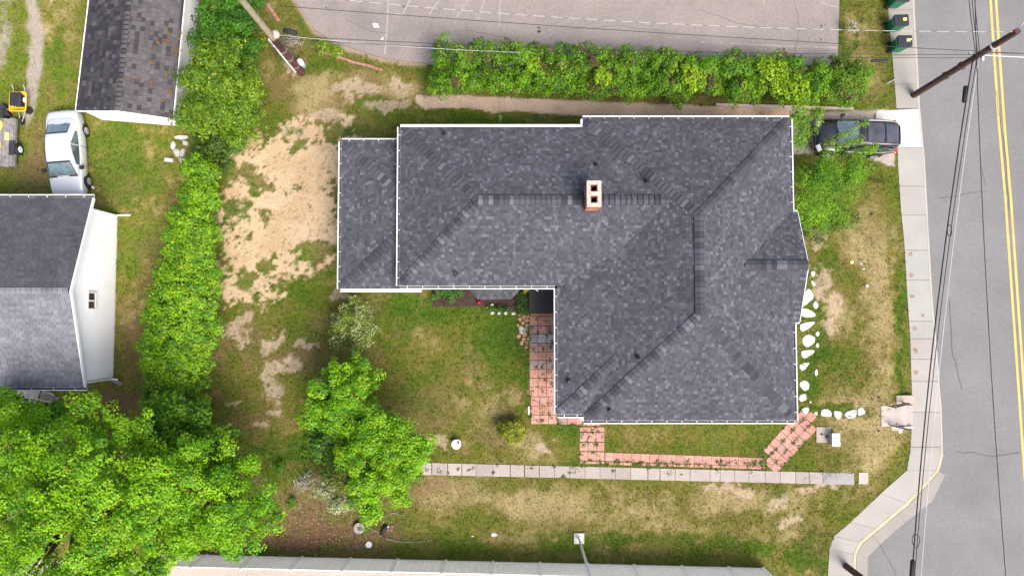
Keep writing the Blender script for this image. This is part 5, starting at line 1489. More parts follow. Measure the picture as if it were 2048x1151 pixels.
# black crossover in the driveway, nose towards the house
sy = 9.55; sxc = 17.93
gzr, gzf = gz((sxc+1.3, sy)), gz((sxc-1.3, sy))
zc_ = (gzr+gzf)/2
S = [(-2.22, .62, .46, .92, .98), (-2.16, .80, .32, 1.00, 1.06), (-1.9, .89, .28, 1.05, 1.10), (-1.0, .92, .26, 1.05, 1.10), (0, .925, .25, 1.03, 1.08), (.8, .92, .25, 1.0, 1.07),
     (1.5, .90, .26, .94, 1.04), (1.9, .85, .28, .86, .95), (2.14, .72, .34, .74, .80), (2.24, .50, .42, .62, .66)]
Cb = [(-2.16, .66, .50, 1.02, 1.12), (-2.04, .76, .575, 1.04, 1.50), (-1.75, .82, .60, 1.04, 1.62), (-1.0, .855, .62, 1.04, 1.67), (-.1, .86, .63, 1.03, 1.68), (.28, .855, .64, 1.02, 1.60), (.75, .83, .68, 1.02, 1.32), (1.15, .78, .70, 1.02, 1.06), (1.28, .72, .66, 1.0, 1.02)]
suv, at, tg, body, cs = car('black_crossover', (sxc, sy, zc_), R(90), 'black crossover car parked nose in under the feathery bush', 4.46, 1.85, S, Cb, M['black_car'], None, None, None, pitch=0.0)
suv.rotation_euler = (math.atan2(gzf-gzr, 2.6), 0, R(90))
tg('windscreen', .30, 1.16, .60, .72, M['glass_pale']); tg('rear_window', -2.05, -2.145, .50, .48, M['glass'], .03)
M['roof_glass'] = mat('tinted_roof_glass', (0.05, 0.05, 0.065), 0.16, 0.3, 2.0, spec=0.8, coat=0.6)
tg('roof_panel', -.12, -1.05, .50, .50, M['roof_glass'], .03); tg('roof_panel', -1.14, -1.86, .50, .44, M['roof_glass'], .035)
side_glass(suv, at, [(-1.85, -1.02, .6, 1.0), (-.96, -.05, 1.0, 1.0), (.0, .78, 1.0, .5)], M['glass'])
for x in (-.905, .905):
    for y in (-1.32, 1.36): wheel(suv, x, y, .35, M['alu'])
for sx in (-1, 1):
    b = MB(); b.loft([[(sx*(.9+.2*t), .86 + d*.09, 1.08 + e*.08) for d, e in ((-1, -1), (1, -1), (1, 1), (-1, 1))] for t in (0, .5, 1)], closed=True, caps=True); o = b.build('mirror', M['black_car'], suv, bevel=.02); fix_normals(o)
    b = MB(); b.box((sx*.72, -2.08, .98), (.30, .22, .14), Matrix.Rotation(sx*.5, 3, 'Z')); b.build('tail_light', M['tail'], suv, bevel=.03)
    b = MB(); b.box((sx*.66, 2.06, .80), (.36, .24, .12), Matrix.Rotation(-sx*.4, 3, 'Z')); b.build('headlight', M['lens'], suv, bevel=.03)
    b = MB(); b.tube([(sx*.60, .1, 1.70), (sx*.61, -.4, 1.735), (sx*.60, -1.3, 1.73), (sx*.58, -1.8, 1.66)], .02, 6); b.build('roof_rail', M['alu'], suv, smooth=True)
    b = MB(); b.tube([(sx*.885, .8, 1.045), (sx*.90, 0, 1.06), (sx*.895, -1.2, 1.07), (sx*.82, -1.95, 1.09)], .013, 5); b.build('belt_trim', M['chrome'], suv)
    for y in (-1.32, 1.36):
        b = MB(); b.lathe([(.41, -.02), (.41, .02)], (sx*.875, y, .37), axis='x', n=24); b.build('wheel_arch', M['rubber'], suv)
b = MB(); b.box((0, -1.10, 1.715), (1.0, .07, .012)); b.build('roof_crossbar', M['rubber'], suv)
b = MB(); b.box((0, -2.26, .62), (.5, .02, .13)); b.build('number_plate', M['white'], suv)

# ------------------------------------------------------------------ wheelbarrow, trailer and odds at the left edge
wbz = .55
wc = P(36, 203, wbz)
wbw = empty('wheelbarrow', (wc.x, wc.y, 0), 0, local=True); tag(wbw, 'yellow rimmed wheelbarrow holding a black tub, beside the trailer', 'wheelbarrow')
def rr(w, d, z, k=.06, yo=0):
    pts = []
    for sx, sy_ in ((1, 1), (-1, 1), (-1, -1), (1, -1)):
        for a in ((0, 45, 90) if sx*sy_ > 0 else (90, 45, 0)):
            pts.append((sx*(w/2-k+k*math.cos(R(a))), yo + sy_*(d/2-k+k*math.sin(R(a))), z))
    return pts
b = MB(); b.loft([rr(.5, .6, .26), rr(.52, .62, .26), rr(.84, .98, .55)], closed=True); b.face(rr(.5, .6, .262)); o = b.build('tray', M['yellow'], wbw); fix_normals(o)
b = MB(); pts = rr(.86, 1.0, .56, .1); b.tube(pts + [pts[0]], .035, 6, False); b.build('tray_rim', M['yellow'], wbw)
for sx in (-1, 1):
    b = MB(); b.tube([(sx*.06, -1.0, .28), (sx*.2, -.3, .24), (sx*.28, .3, .34), (sx*.31, .88, .62)], .02, 6); b.build('handle', M['dead_wood'], wbw)
    b = MB(); b.tube([(sx*.2, .1, .25), (sx*.24, .2, .0), (sx*.24, .35, .0)], .016, 6); b.build('leg', M['galv'], wbw)
b = MB(); b.lathe([(.06, -.05), (.17, -.05), (.2, 0), (.17, .05), (.06, .05)], (0, -.95, .2), axis='x', n=18); b.build('wheel', M['rubber'], wbw)
tub = empty('plastic_tub', (wc.x-.04, wc.y+.08, .3), 0, local=True); tag(tub, 'black plastic tub sitting in the yellow wheelbarrow', 'tub')
b = MB(); b.loft([rr(.46, .6, 0), rr(.54, .7, .38), rr(.54, .7, .40), rr(.5, .64, .41)], closed=True, caps=True); o = b.build('body', M['bin_lid'], tub); fix_normals(o)
b = MB(); b.loft([rr(.57, .73, .385), rr(.57, .73, .42), rr(.48, .62, .445)], closed=True, caps=True); o = b.build('lid', M['bin_lid'], tub); fix_normals(o)
b = MB(); p = P(50, 200, .5); b.loft([[(p.x + .07*math.cos(a), p.y + .16*math.sin(a)*k, .45 + z) for a in [j*math.pi/4 for j in range(8)]] for z, k in ((0, 1), (.1, 1), (.14, .6))], closed=True, caps=True); tag(b.build('white_bag', M['white'], smooth=True), 'small white bag beside the black tub in the wheelbarrow', 'bag')
b = MB(); p = G(60, 222); b.lathe([(.1, 0), (.19, 0), (.2, .05), (.19, .11), (.1, .11)], (p.x, p.y, p.z+.02), n=18); tag(b.build('discarded_tyre', M['rubber'], smooth=False), 'small black tyre lying right of the wheelbarrow', 'tyre')

tr0, tr1 = P(29, 237, .55), P(24, 333, .55)
tlr = empty('utility_trailer', (-26.6, (tr0.y+tr1.y)/2, 0)); tag(tlr, 'weathered plank utility trailer under a yellow tarp at the left edge', 'trailer')
xr = (tr0.x+tr1.x)/2
for i in range(7):
    x1 = xr - i*.2
    b = MB(); b.box((x1-.095, (tr0.y+tr1.y)/2 + random.uniform(-.03, .03), .53 + random.uniform(-.008, .008)), (.185, tr0.y-tr1.y, .045)); b.build('plank', M['wood_grey'], tlr)
b = MB(); b.box((xr+.02, (tr0.y+tr1.y)/2, .42), (.06, tr0.y-tr1.y, .16)); b.box((xr-1.4, (tr0.y+tr1.y)/2, .42), (.06, tr0.y-tr1.y, .16)); b.build('frame', M['wood_grey'], tlr)
wp = P(37, 299, .3)
b = MB(); b.lathe([(.12, -.1), (.28, -.1), (.3, -.06), (.3, .06), (.28, .1), (.16, .1)], (wp.x, wp.y, .3), axis='x', n=22); tw_ = b.build('wheel', M['rubber'], tlr)
b = MB(); b.lathe([(.17, .0), (.17, .11), (.05, .13), (.04, .05)], (wp.x, wp.y, .3), axis='x', n=18); b.build('rim', M['white'], tw_)
b = MB(); b.box((wp.x-.12, wp.y, .62), (.3, .75, .03)); b.build('mudguard', M['dark_metal'], tlr)
b = MB(); b.tube([(xr-.7, tr0.y, .42), (xr-.75, tr0.y+.9, .42)], .05, 6); b.build('drawbar', M['dark_metal'], tlr)
nx_, ny_ = 14, 18; rows = []
for j in range(ny_):
    y = tr0.y - .08 - (tr0.y-tr1.y-.2)*j/(ny_-1); row = []
    for i in range(nx_):
        x = xr - .62 + .10*math.sin(j*.8) - 1.1*i/(nx_-1) - .14*(j/(ny_-1))
        zt = .60 + .10*math.sin(i*.5+1)*math.sin(j*.35+.6)**2 + .02*math.sin(i*1.9+j)
        if i == 0: zt = .565
        row.append((x, y, zt))
    rows.append(row)
b = MB(); b.loft(rows); o = b.build('tarp', M['yellow_tarp'], None, smooth=True); fix_normals(o); tag(o, 'rumpled yellow tarp spread over the plank trailer', 'tarp')
mm = o.modifiers.new('solid', 'SOLIDIFY'); mm.thickness = .01
b = MB(); p = P(13, 272, .62); b.box((p.x, p.y, .585), (.2, .4, .05)); tag(b.build('pale_board', M['sticker']), 'small pale yellow board at the edge of the plank trailer', 'board')
b = MB()
for (u, v, w, d, h) in ((2, 213, .3, .3, .5), (6, 224, .45, .25, .35), (12, 229, .3, .12, .3)):
    p = P(u, v, h); b.box((p.x, p.y, h/2), (w, d, h), Matrix.Rotation(random.random(), 3, 'Z'))
b.tube([P(0, 218, .5), P(10, 222, .55), P(20, 232, .45)], .025, 6)
mw = b.build('garden_tiller', M['dark_metal'], bevel=.03); tag(mw, 'dark engine machine with handles above the trailer', 'machine')
b = MB(); b.tube([P(14, 218, .5), P(26, 226, .5)], .02, 6); b.build('handle_bar', M['orange'], mw)
b = MB(); p = G(187, 375); b.box((p.x, p.y, p.z+.05), (.16, .12, .1), Matrix.Rotation(-.6, 3, 'Z')); tag(b.build('litter_cup', M['white'], bevel=.02), 'small white litter on the grass beside the silver car front wheel', 'litter')

# ------------------------------------------------------------------ odd things in the yards
bb = empty('bird_bath', G(914, 885)); tag(bb, 'white painted concrete bird bath on the lawn', 'bird bath')
p = G(914, 885)
b = MB(); b.lathe([(.2, 0), (.2, .06), (.09, .12), (.08, .3), (.12, .36)], p, n=12); b.build('pedestal', M['white'], bb, smooth=False)
b = MB(); b.lathe([(.12, .34), (.22, .40), (.25, .45), (.22, .45), (.12, .40), (.03, .39)], p, n=11); b.build('bowl', M['white'], bb)
b = MB(); b.box((p.x+.1, p.y+.1, p.z+.47), (.1, .12, .05), Matrix.Rotation(.4, 3, 'Z')); b.build('bird_figure', M['bin_lid'], bb)
p = G(713, 709); o = rock('concrete_post_stub', 713, 709, 7.5, 9, .22, M['stone'], 'pale concrete stub with a socket below the blossoming shrub', 'concrete stub')
b = MB(); b.box((p.x, p.y, p.z+.225), (.09, .09, .03)); b.build('socket', M['soot_and_dark'], o)
sp = empty('tree_stump', G(720, 1053)); tag(sp, 'sawn grey tree stump in leaf litter above the vinyl fence', 'stump'); p = G(720, 1053)
b = MB(); b.lathe([(.36, -.05), (.33, .08), (.30, .2), (.29, .24)], p, n=18); b.build('bark', M['bark'], sp)
M['stump'] = mat('stump_wood', (0.34, 0.30, 0.29), .95, .25, 14.0, stain=(.12, .10, .10), stain_scale=5, stain_amt=.6)
b = MB(); b.lathe([(.285, .235), (.27, .25), (.12, .252), (.1, .235), (.02, .23)], p, n=18); b.build('cut_face', M['stump'], sp)
b = MB(); b.tube([G(763, 1067, .08), G(768, 1058, .12), G(774, 1049, .1)], [.1, .11, .1], 10); tag(b.build('drain_pipe', M['rubber'], smooth=True), 'short black plastic pipe lying right of the stump', 'pipe')
b = MB(); p = G(776, 1051); b.lathe([(.04, 0), (.06, .05), (.03, .1)], p + Vector((0, 0, .05)), n=9); tag(b.build('bottle_scrap', M['white'], smooth=True), 'tiny white plastic scrap at the end of the black pipe', 'litter')
b = MB(); p = G(738, 1088); b.lathe([(.16, 0), (.17, .03), (.16, .06), (.14, .045), (.02, .05)], p, n=18); tag(b.build('bucket_lid', M['white']), 'round white bucket lid lying near the vinyl fence', 'lid')
for pts, lab in (([(772, 1076), (792, 1081), (810, 1083), (840, 1082), (868, 1078)], 'long pale fallen branch on the lawn right of the bucket lid'), ([(779, 1026), (790, 1025), (808, 1030)], 'short pale fallen stick right of the big tree'), ([(730, 1050), (750, 1060), (763, 1066)], 'thin grey stick between the stump and the black pipe')):
    b = MB(); b.tube([G(u, v, .03) for u, v in pts], [.022 - .014*i/len(pts) for i in range(len(pts))], 6); tag(b.build('fallen_branch', M['stump']), lab, 'branch')
b = MB(); p = G(1057.5, 820); b.box((p.x, p.y, p.z+.05), (.07, .42, .05)); tag(b.build('white_post_cap', M['white']), 'short white strip lying beside the paver path', 'strip')
b = MB(); p = G(958, 604); b.lathe([(.11, 0), (.1, .12), (.06, .22), (.09, .27), (.05, .36), (.01, .42)], p, n=12); tag(b.build('garden_ornament', M['red'], smooth=True), 'small red garden ornament in the mulch bed', 'ornament')
b = MB(); a, c = G(1548+632/2.616, 157, .1), G(1548+575/2.616, 171, .35)
b = MB(); b.tube([G(1792, 157, .1), G(1768, 171, .3)], .03, 6); tag(b.build('fallen_stake', M['galv']), 'thin grey stake leaning in the grass verge by the brown pole', 'stake')

# ------------------------------------------------------------------ vegetation
def leaves(pos, nrm, L, W, cols):
    n = len(pos)
    nrm = nrm / np.linalg.norm(nrm, axis=1, keepdims=True)
    rnd = rng.normal(size=(n, 3)); d = rnd - nrm*(rnd*nrm).sum(1, keepdims=True); d /= np.linalg.norm(d, axis=1, keepdims=True)
    s = np.cross(nrm, d)
    L = L[:, None]; W = W[:, None]
    a = pos - d*L*.5
    tip = pos + d*L*.5 - nrm*L*.14
    l = pos + s*W*.5 + nrm*W*.12 + d*L*.05; r = pos - s*W*.5 + nrm*W*.12 + d*L*.05
    V = np.stack([a, r, tip, l], 1).reshape(-1, 3)
    return V, np.repeat(cols, 4, 0)
def sublobes(lobes, s, gap=False):
    out = []
    for (cx, cy, cz, rx, ry, rz) in lobes:
        n = max(3, int(2.6*(rx*ry + rx*rz + ry*rz)/3/(s*s)))
        for _ in range(n):
            d = rng.normal(size=3); d /= np.linalg.norm(d)
            if d[2] < -.1: d[2] = -d[2]
            f = rng.uniform(.62, 1.0); k = s*rng.uniform(.55, 1.15)
            out.append((cx + rx*d[0]*f, cy + ry*d[1]*f, cz + rz*d[2]*f + rng.normal(0, s*.25), k*rng.uniform(.8, 1.3), k*rng.uniform(.8, 1.3), k*.62))
        out.append((cx, cy, cz - rz*(.9 if gap else .2), rx*.6, ry*.6, rz*.4))
    return out
def crown(lobes, leaf=.16, clump=.4, dens=1.0, pal=((.10, .20, .02),), per=42, up=.7, flat=1.0, inner=.35, tip=None, tip_amt=0.0, slim=.62, low=-.25, sub=0, gap=False):
    if sub: lobes = sublobes(lobes, sub, gap)
    Ps, Ns, Cs, Ls = [], [], [], []
    for (cx, cy, cz, rx, ry, rz) in lobes:
        area = 4.0*((rx*ry + rx*rz + ry*rz)/3)*1.6
        nc = max(4, int(area*dens/(clump*clump*1.5)))
        for _ in range(nc):
            dv = rng.normal(size=3); dv /= np.linalg.norm(dv)
            if dv[2] < low: dv[2] = -dv[2]
            f = rng.uniform(.72, 1.03)
            c = np.array((cx + rx*dv[0]*f, cy + ry*dv[1]*f, cz + rz*dv[2]*f))
            if c[2] < .1: c[2] = rng.uniform(.1, .4)
            rc = clump*rng.uniform(.55, 1.35)
            k = max(6, int(per*(rc/clump)**2*rng.uniform(.7, 1.2)))
            q = rng.normal(size=(k, 3)); q /= np.linalg.norm(q, axis=1, keepdims=True)
            q[:, 2] = np.where(q[:, 2] < -.35, -q[:, 2], q[:, 2])
            pos = c + q*rc*rng.uniform(.55, 1.05, (k, 1))*np.array((1, 1, flat))
            nn = q*.6 + dv*.5 + np.array((0, 0, up)) + rng.normal(size=(k, 3))*.42
            base = np.array(pal[rng.integers(len(pal))])*rng.uniform(.8, 1.2)
            col = base*rng.normal(1, .16, (k, 1)).clip(.55, 1.5)
            if tip is not None:
                m = rng.uniform(0, 1, k) < tip_amt*rng.uniform(0, 2)
                col[m] = np.array(tip)*rng.uniform(.8, 1.15, (m.sum(), 1))
            Ps.append(pos); Ns.append(nn); Cs.append(col); Ls.append(leaf*rng.uniform(.65, 1.3, k))
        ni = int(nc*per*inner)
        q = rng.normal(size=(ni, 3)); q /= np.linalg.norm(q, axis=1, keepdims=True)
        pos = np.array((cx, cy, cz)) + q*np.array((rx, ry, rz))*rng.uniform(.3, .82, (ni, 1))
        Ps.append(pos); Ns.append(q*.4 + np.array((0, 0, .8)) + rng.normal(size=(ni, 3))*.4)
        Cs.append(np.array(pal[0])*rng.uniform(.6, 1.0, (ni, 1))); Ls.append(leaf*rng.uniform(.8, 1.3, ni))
    pos = np.concatenate(Ps); nn = np.concatenate(Ns); col = np.concatenate(Cs); L = np.concatenate(Ls)
    ok = pos[:, 2] > ground_z(pos[:, 0], pos[:, 1]) + .02
    pos, nn, col, L = pos[ok], nn[ok], col[ok], L[ok]
    V, C = leaves(pos, nn, L, L*slim*rng.uniform(.8, 1.25, len(L)), col)
    return V, C
def plant(name, base, lobes, label, cat, trunk=.12, stems=None, group=None, crown_name='crown', leafmat='leaf', **kw):
    root = empty(name, base); tag(root, label, cat, group)
    V, C = crown(lobes, **kw)
    me = np_mesh(crown_name, V, np.arange(len(V)).reshape(-1, 4), C, off=tuple(base))
    link(crown_name, me, M[leafmat], root)
    base = Vector(base)
    if trunk:
        top = Vector((sum(l[0] for l in lobes)/len(lobes), sum(l[1] for l in lobes)/len(lobes), max(l[2] for l in lobes)*.8))
        b = MB(); m1 = base.lerp(top, .4) + Vector((random.uniform(-.1, .1), random.uniform(-.1, .1), 0))
        b.tube([base - Vector((0, 0, .2)), base + Vector((0, 0, .05)), m1, top], [trunk*1.5, trunk*1.15, trunk*.8, trunk*.35], 9)
        for l in lobes:
            c = Vector(l[:3]); s = base.lerp(top, random.uniform(.3, .6))
            b.tube([s, s.lerp(c, .5) + Vector((0, 0, .15)), c + Vector((0, 0, l[5]*.4))], [trunk*.5, trunk*.32, trunk*.08], 6)
        b.build('trunk', M['bark'], root, smooth=True)
    return root
def lobe(u, v, z, r, rz=None, ry=None):
    p = P(u, v, z); s = (CAM_H - z)/FPX
    return (p.x, p.y, z, r*s, (ry or r)*s, rz if rz is not None else r*s*.75)

MAPLE = ((.125, .32, .004), (.165, .375, .005), (.215, .43, .006), (.075, .23, .006), (.19, .40, .004))
# big maple bottom left
random.seed(41)
big_l = []
for (u, v, r, z) in ((20, 850, 58, 5.6), (95, 868, 40, 4.9), (175, 855, 52, 5.8), (245, 868, 50, 6.1), (300, 905, 46, 6.0), (25, 935, 60, 7.3), (110, 925, 52, 7.6), (190, 930, 58, 8.1), (262, 950, 56, 7.9), (325, 965, 44, 6.4),
                  (-30, 1000, 60, 7.0), (55, 1010, 62, 8.2), (150, 1000, 50, 7.2), (222, 1015, 60, 8.0), (300, 1025, 54, 7.0), (10, 1090, 64, 7.6), (105, 1075, 60, 8.3), (190, 1090, 58, 7.7), (270, 1095, 54, 6.9), (335, 1080, 40, 5.6),
                  (60, 1150, 60, 7.0), (150, 1160, 62, 7.4), (240, 1160, 58, 6.6), (315, 1140, 42, 5.6), (-40, 1160, 60, 6.5), (20, 1230, 70, 6.5), (130, 1240, 70, 6.5), (230, 1235, 60, 6.0)):
    big_l.append(lobe(u, v, z, r, r/50*.75))
plant('maple_tree', P(150, 1010, 0), big_l, 'huge bright green maple filling the bottom left corner', 'tree', trunk=.3, leaf=.105, clump=.34, per=78, pal=MAPLE, tip=(.30, .46, .008), tip_amt=.12, dens=.56, slim=.75, sub=.62, inner=.05, gap=True)
plant('maple_tree', P(440, 985, 0), [lobe(385, 915, 5.6, 48, .7), lobe(440, 925, 4.9, 46, .7), lobe(490, 945, 4.4, 40, .6), lobe(370, 970, 5.9, 46, .7), lobe(430, 980, 5.4, 48, .7), lobe(495, 1000, 5.0, 46, .7), lobe(525, 1020, 4.2, 34, .5), lobe(380, 1035, 5.2, 46, .7), lobe(445, 1045, 5.3, 46, .7), lobe(490, 1060, 4.2, 34, .5), lobe(395, 1085, 4.4, 34, .6), lobe(340, 1000, 5.0, 40, .6)],
      'smaller bright maple right of the huge corner maple', 'tree', trunk=.18, leaf=.105, clump=.34, per=76, pal=MAPLE[:4], tip=(.28, .41, .008), tip_amt=.10, dens=.62, slim=.75, sub=.6, inner=.05, gap=True)
plant('wild_shrub', P(360, 860, 0), [lobe(345, 840, 3.4, 58, .9), lobe(395, 862, 3.6, 46, .8), lobe(320, 880, 3.8, 46, .8), lobe(430, 895, 3.0, 38, .7), lobe(355, 880, 4.2, 40, .7)], 'dark leafy shrub between the vine row and the maples', 'shrub', trunk=.06,
      leaf=.17, clump=.36, per=40, pal=((.095, .235, .006), (.13, .28, .006), (.075, .19, .008)), slim=.7, sub=.5, dens=.65, inner=.15)
plant('maple_sapling', P(60, 830, 0), [lobe(30, 822, 3.6, 42), lobe(105, 830, 3.4, 34), lobe(70, 850, 3.4, 40)], 'green sapling beside the board platform of the white house', 'tree', trunk=.07, leaf=.19, clump=.38, per=40, pal=MAPLE[:3], slim=.8)
VINE = ((.155, .335, .006), (.20, .39, .007), (.115, .275, .008), (.09, .225, .009))
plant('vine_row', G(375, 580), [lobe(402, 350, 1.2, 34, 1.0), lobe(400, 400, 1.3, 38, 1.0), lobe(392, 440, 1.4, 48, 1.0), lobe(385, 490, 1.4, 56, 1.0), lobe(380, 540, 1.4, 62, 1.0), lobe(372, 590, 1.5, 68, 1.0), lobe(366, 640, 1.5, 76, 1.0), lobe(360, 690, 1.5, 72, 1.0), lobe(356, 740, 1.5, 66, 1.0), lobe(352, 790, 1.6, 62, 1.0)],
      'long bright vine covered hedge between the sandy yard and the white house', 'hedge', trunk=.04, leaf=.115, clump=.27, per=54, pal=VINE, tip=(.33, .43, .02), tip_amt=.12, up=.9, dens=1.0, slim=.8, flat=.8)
plant('round_shrub', G(450, 190), [lobe(445, 150, 2.0, 60, 1.3), lobe(420, 190, 2.1, 55, 1.4), lobe(470, 195, 2.1, 60, 1.4), lobe(445, 225, 1.8, 60, 1.2), lobe(500, 215, 1.5, 36, 1.0), lobe(400, 230, 1.4, 34, 1.0), lobe(480, 245, 1.2, 45, .9)],
      'big rounded light green shrub beside the shed', 'shrub', trunk=.08, leaf=.14, clump=.32, per=44, pal=((.145, .265, .010), (.18, .31, .012), (.11, .225, .010), (.085, .185, .010)), tip=(.30, .34, .05), tip_amt=.08, dens=.6, sub=.5, inner=.15)
plant('dark_shrub', G(455, 55), [lobe(440, 30, 1.3, 45, .9), lobe(465, 60, 1.3, 46, .9), lobe(430, 80, 1.2, 36, .8), lobe(490, 20, 1.1, 34, .8), lobe(480, 90, 1.0, 34, .7)], 'deep green shrub under the weathered pole at the top', 'shrub', trunk=.05, leaf=.17, clump=.3, per=36,
      pal=((.055, .175, .010), (.075, .21, .011), (.042, .125, .010)), slim=.45, sub=.4, dens=.65, inner=.15)
plant('yellow_shrub', G(430, 5), [lobe(425, 2, 1.6, 22, .6), lobe(455, -5, 1.5, 22, .6)], 'yellow green shrub tip at the very top beside the chain link fence', 'shrub', trunk=.03, leaf=.14, clump=.24, per=30, pal=((.24, .28, .02), (.18, .24, .02)))
plant('weed_thicket', G(425, 305), [lobe(415, 290, .6, 34, .5), lobe(440, 320, .5, 30, .4), lobe(410, 330, .8, 28, .6), lobe(470, 280, .5, 30, .35)], 'low green weeds between the round shrub and the vine row', 'weeds', trunk=.02, leaf=.12, clump=.22, per=26, pal=((.075, .155, .014), (.10, .18, .018), (.06, .12, .014)), dens=.8)
plant('yellow_creeper', G(520, 95), [lobe(515, 90, .5, 22, .35), lobe(535, 85, .6, 18, .3), lobe(510, 55, .4, 14, .3), lobe(520, 70, .4, 12, .3)], 'thin yellow green creeper at the foot of the weathered pole', 'creeper', trunk=.015, leaf=.10, clump=.2, per=14, pal=((.26, .29, .02), (.20, .24, .02)), dens=.7, inner=.1)
plant('yellow_weed', G(660, 98), [lobe(648, 94, .2, 16, .2), lobe(672, 101, .2, 14, .2)], 'bright yellow green weeds above the curved brick edging', 'weeds', trunk=0, leaf=.12, clump=.16, per=16, pal=((.22, .30, .02), (.14, .24, .02)), inner=.1)
# trees in the middle yard
plant('young_maple', P(692, 800, 0), [lobe(700, 745, 3.3, 34), lobe(680, 785, 3.9, 48), lobe(655, 820, 3.5, 38), lobe(715, 805, 3.6, 42), lobe(695, 835, 3.4, 36), lobe(728, 765, 2.8, 22), lobe(636, 832, 2.7, 18, .35), lobe(664, 752, 2.9, 15, .3), lobe(722, 728, 2.5, 14, .3), lobe(640, 800, 3.1, 16, .3), lobe(738, 800, 2.6, 16, .3)], 'upper young maple with bright leaves in the middle yard', 'tree', trunk=.10, leaf=.10, clump=.28, per=64,
      pal=MAPLE[:4], tip=(.32, .36, .015), tip_amt=.08, slim=.8, sub=.42, dens=.55, inner=.06, gap=True)
plant('young_maple', P(765, 915, 0), [lobe(775, 875, 4.2, 55), lobe(810, 890, 4.0, 42), lobe(740, 900, 4.2, 46), lobe(785, 935, 4.0, 52), lobe(720, 880, 3.4, 34), lobe(825, 915, 3.4, 28), lobe(750, 960, 3.4, 38), lobe(735, 1005, 2.6, 26), lobe(742, 850, 3.5, 26, .5), lobe(702, 852, 2.9, 24, .4), lobe(698, 920, 2.9, 28, .5), lobe(846, 888, 3.3, 14, .3), lobe(835, 945, 3.0, 18, .3), lobe(800, 985, 2.6, 22, .35), lobe(738, 1025, 2.2, 14, .3), lobe(690, 870, 2.6, 18, .3)], 'lower young maple with the widest crown beside the concrete walk', 'tree', trunk=.13, leaf=.10, clump=.30, per=64,
      pal=MAPLE, tip=(.28, .36, .012), tip_amt=.10, slim=.8, sub=.45, dens=.55, inner=.06, gap=True)
plant('wild_shrub', P(660, 895, 0), [lobe(650, 890, 1.8, 30), lobe(670, 925, 1.6, 32), lobe(635, 870, 1.6, 22), lobe(690, 880, 2.0, 30)], 'green undergrowth left of the lower young maple', 'shrub', trunk=.04, leaf=.17, clump=.3, per=32, pal=((.065, .17, .012), (.09, .20, .014), (.05, .12, .012)), slim=.5)
M_BLOS = (.44, .45, .28)
plant('olive_shrub', P(700, 960, 0), [lobe(705, 950, 2.6, 40), lobe(725, 970, 2.4, 34), lobe(690, 935, 2.4, 28)], 'fine leaved olive green shrub below the lower young maple', 'shrub', trunk=.05, leaf=.09, clump=.26, per=50, pal=((.13, .17, .02), (.17, .20, .025), (.10, .14, .02)), tip=M_BLOS, tip_amt=.03)
plant('blossom_shrub', P(672, 985, 0), [lobe(655, 975, 1.9, 20), lobe(680, 1000, 1.9, 24), lobe(640, 985, 1.5, 12), lobe(700, 1000, 1.7, 16), lobe(660, 950, 1.6, 14)], 'white blossoming shrub under the olive shrub', 'shrub', trunk=.03, leaf=.09, clump=.2, per=36, pal=((.19, .24, .06), (.25, .28, .10)), tip=(.52, .51, .38), tip_amt=.30, inner=.2)
plant('blossom_shrub', P(712, 655, 0), [lobe(712, 640, 1.6, 36), lobe(695, 660, 1.3, 28), lobe(728, 660, 1.4, 30), lobe(715, 615, 1.4, 24), lobe(715, 680, 1.2, 22)], 'pale flowering shrub standing alone below the back addition', 'shrub', trunk=.05, leaf=.09, clump=.24, per=46,
      pal=((.17, .235, .025), (.21, .27, .035), (.12, .185, .02)), tip=(.5, .5, .34), tip_amt=.16, inner=.4, sub=.35, dens=.7)
plant('blossom_sprig', P(640, 785, 0), [lobe(634, 775, 1.7, 9), lobe(628, 792, 1.6, 8), lobe(640, 765, 1.7, 6)], 'pale flowering sprig left of the upper young maple', 'shrub', trunk=.02, leaf=.09, clump=.16, per=26, pal=((.45, .46, .33), (.3, .33, .15)), inner=.1)
plant('clipped_shrub', G(1023, 861), [lobe(1023, 860, .55, 24, .5), lobe(1012, 855, .5, 16, .42), lobe(1034, 866, .5, 16, .42)], 'round clipped yellow green shrub on the lawn by the paver path', 'shrub', trunk=.04, leaf=.08, clump=.15, per=34, pal=((.22, .25, .015), (.27, .29, .02), (.15, .19, .012)), slim=.8)
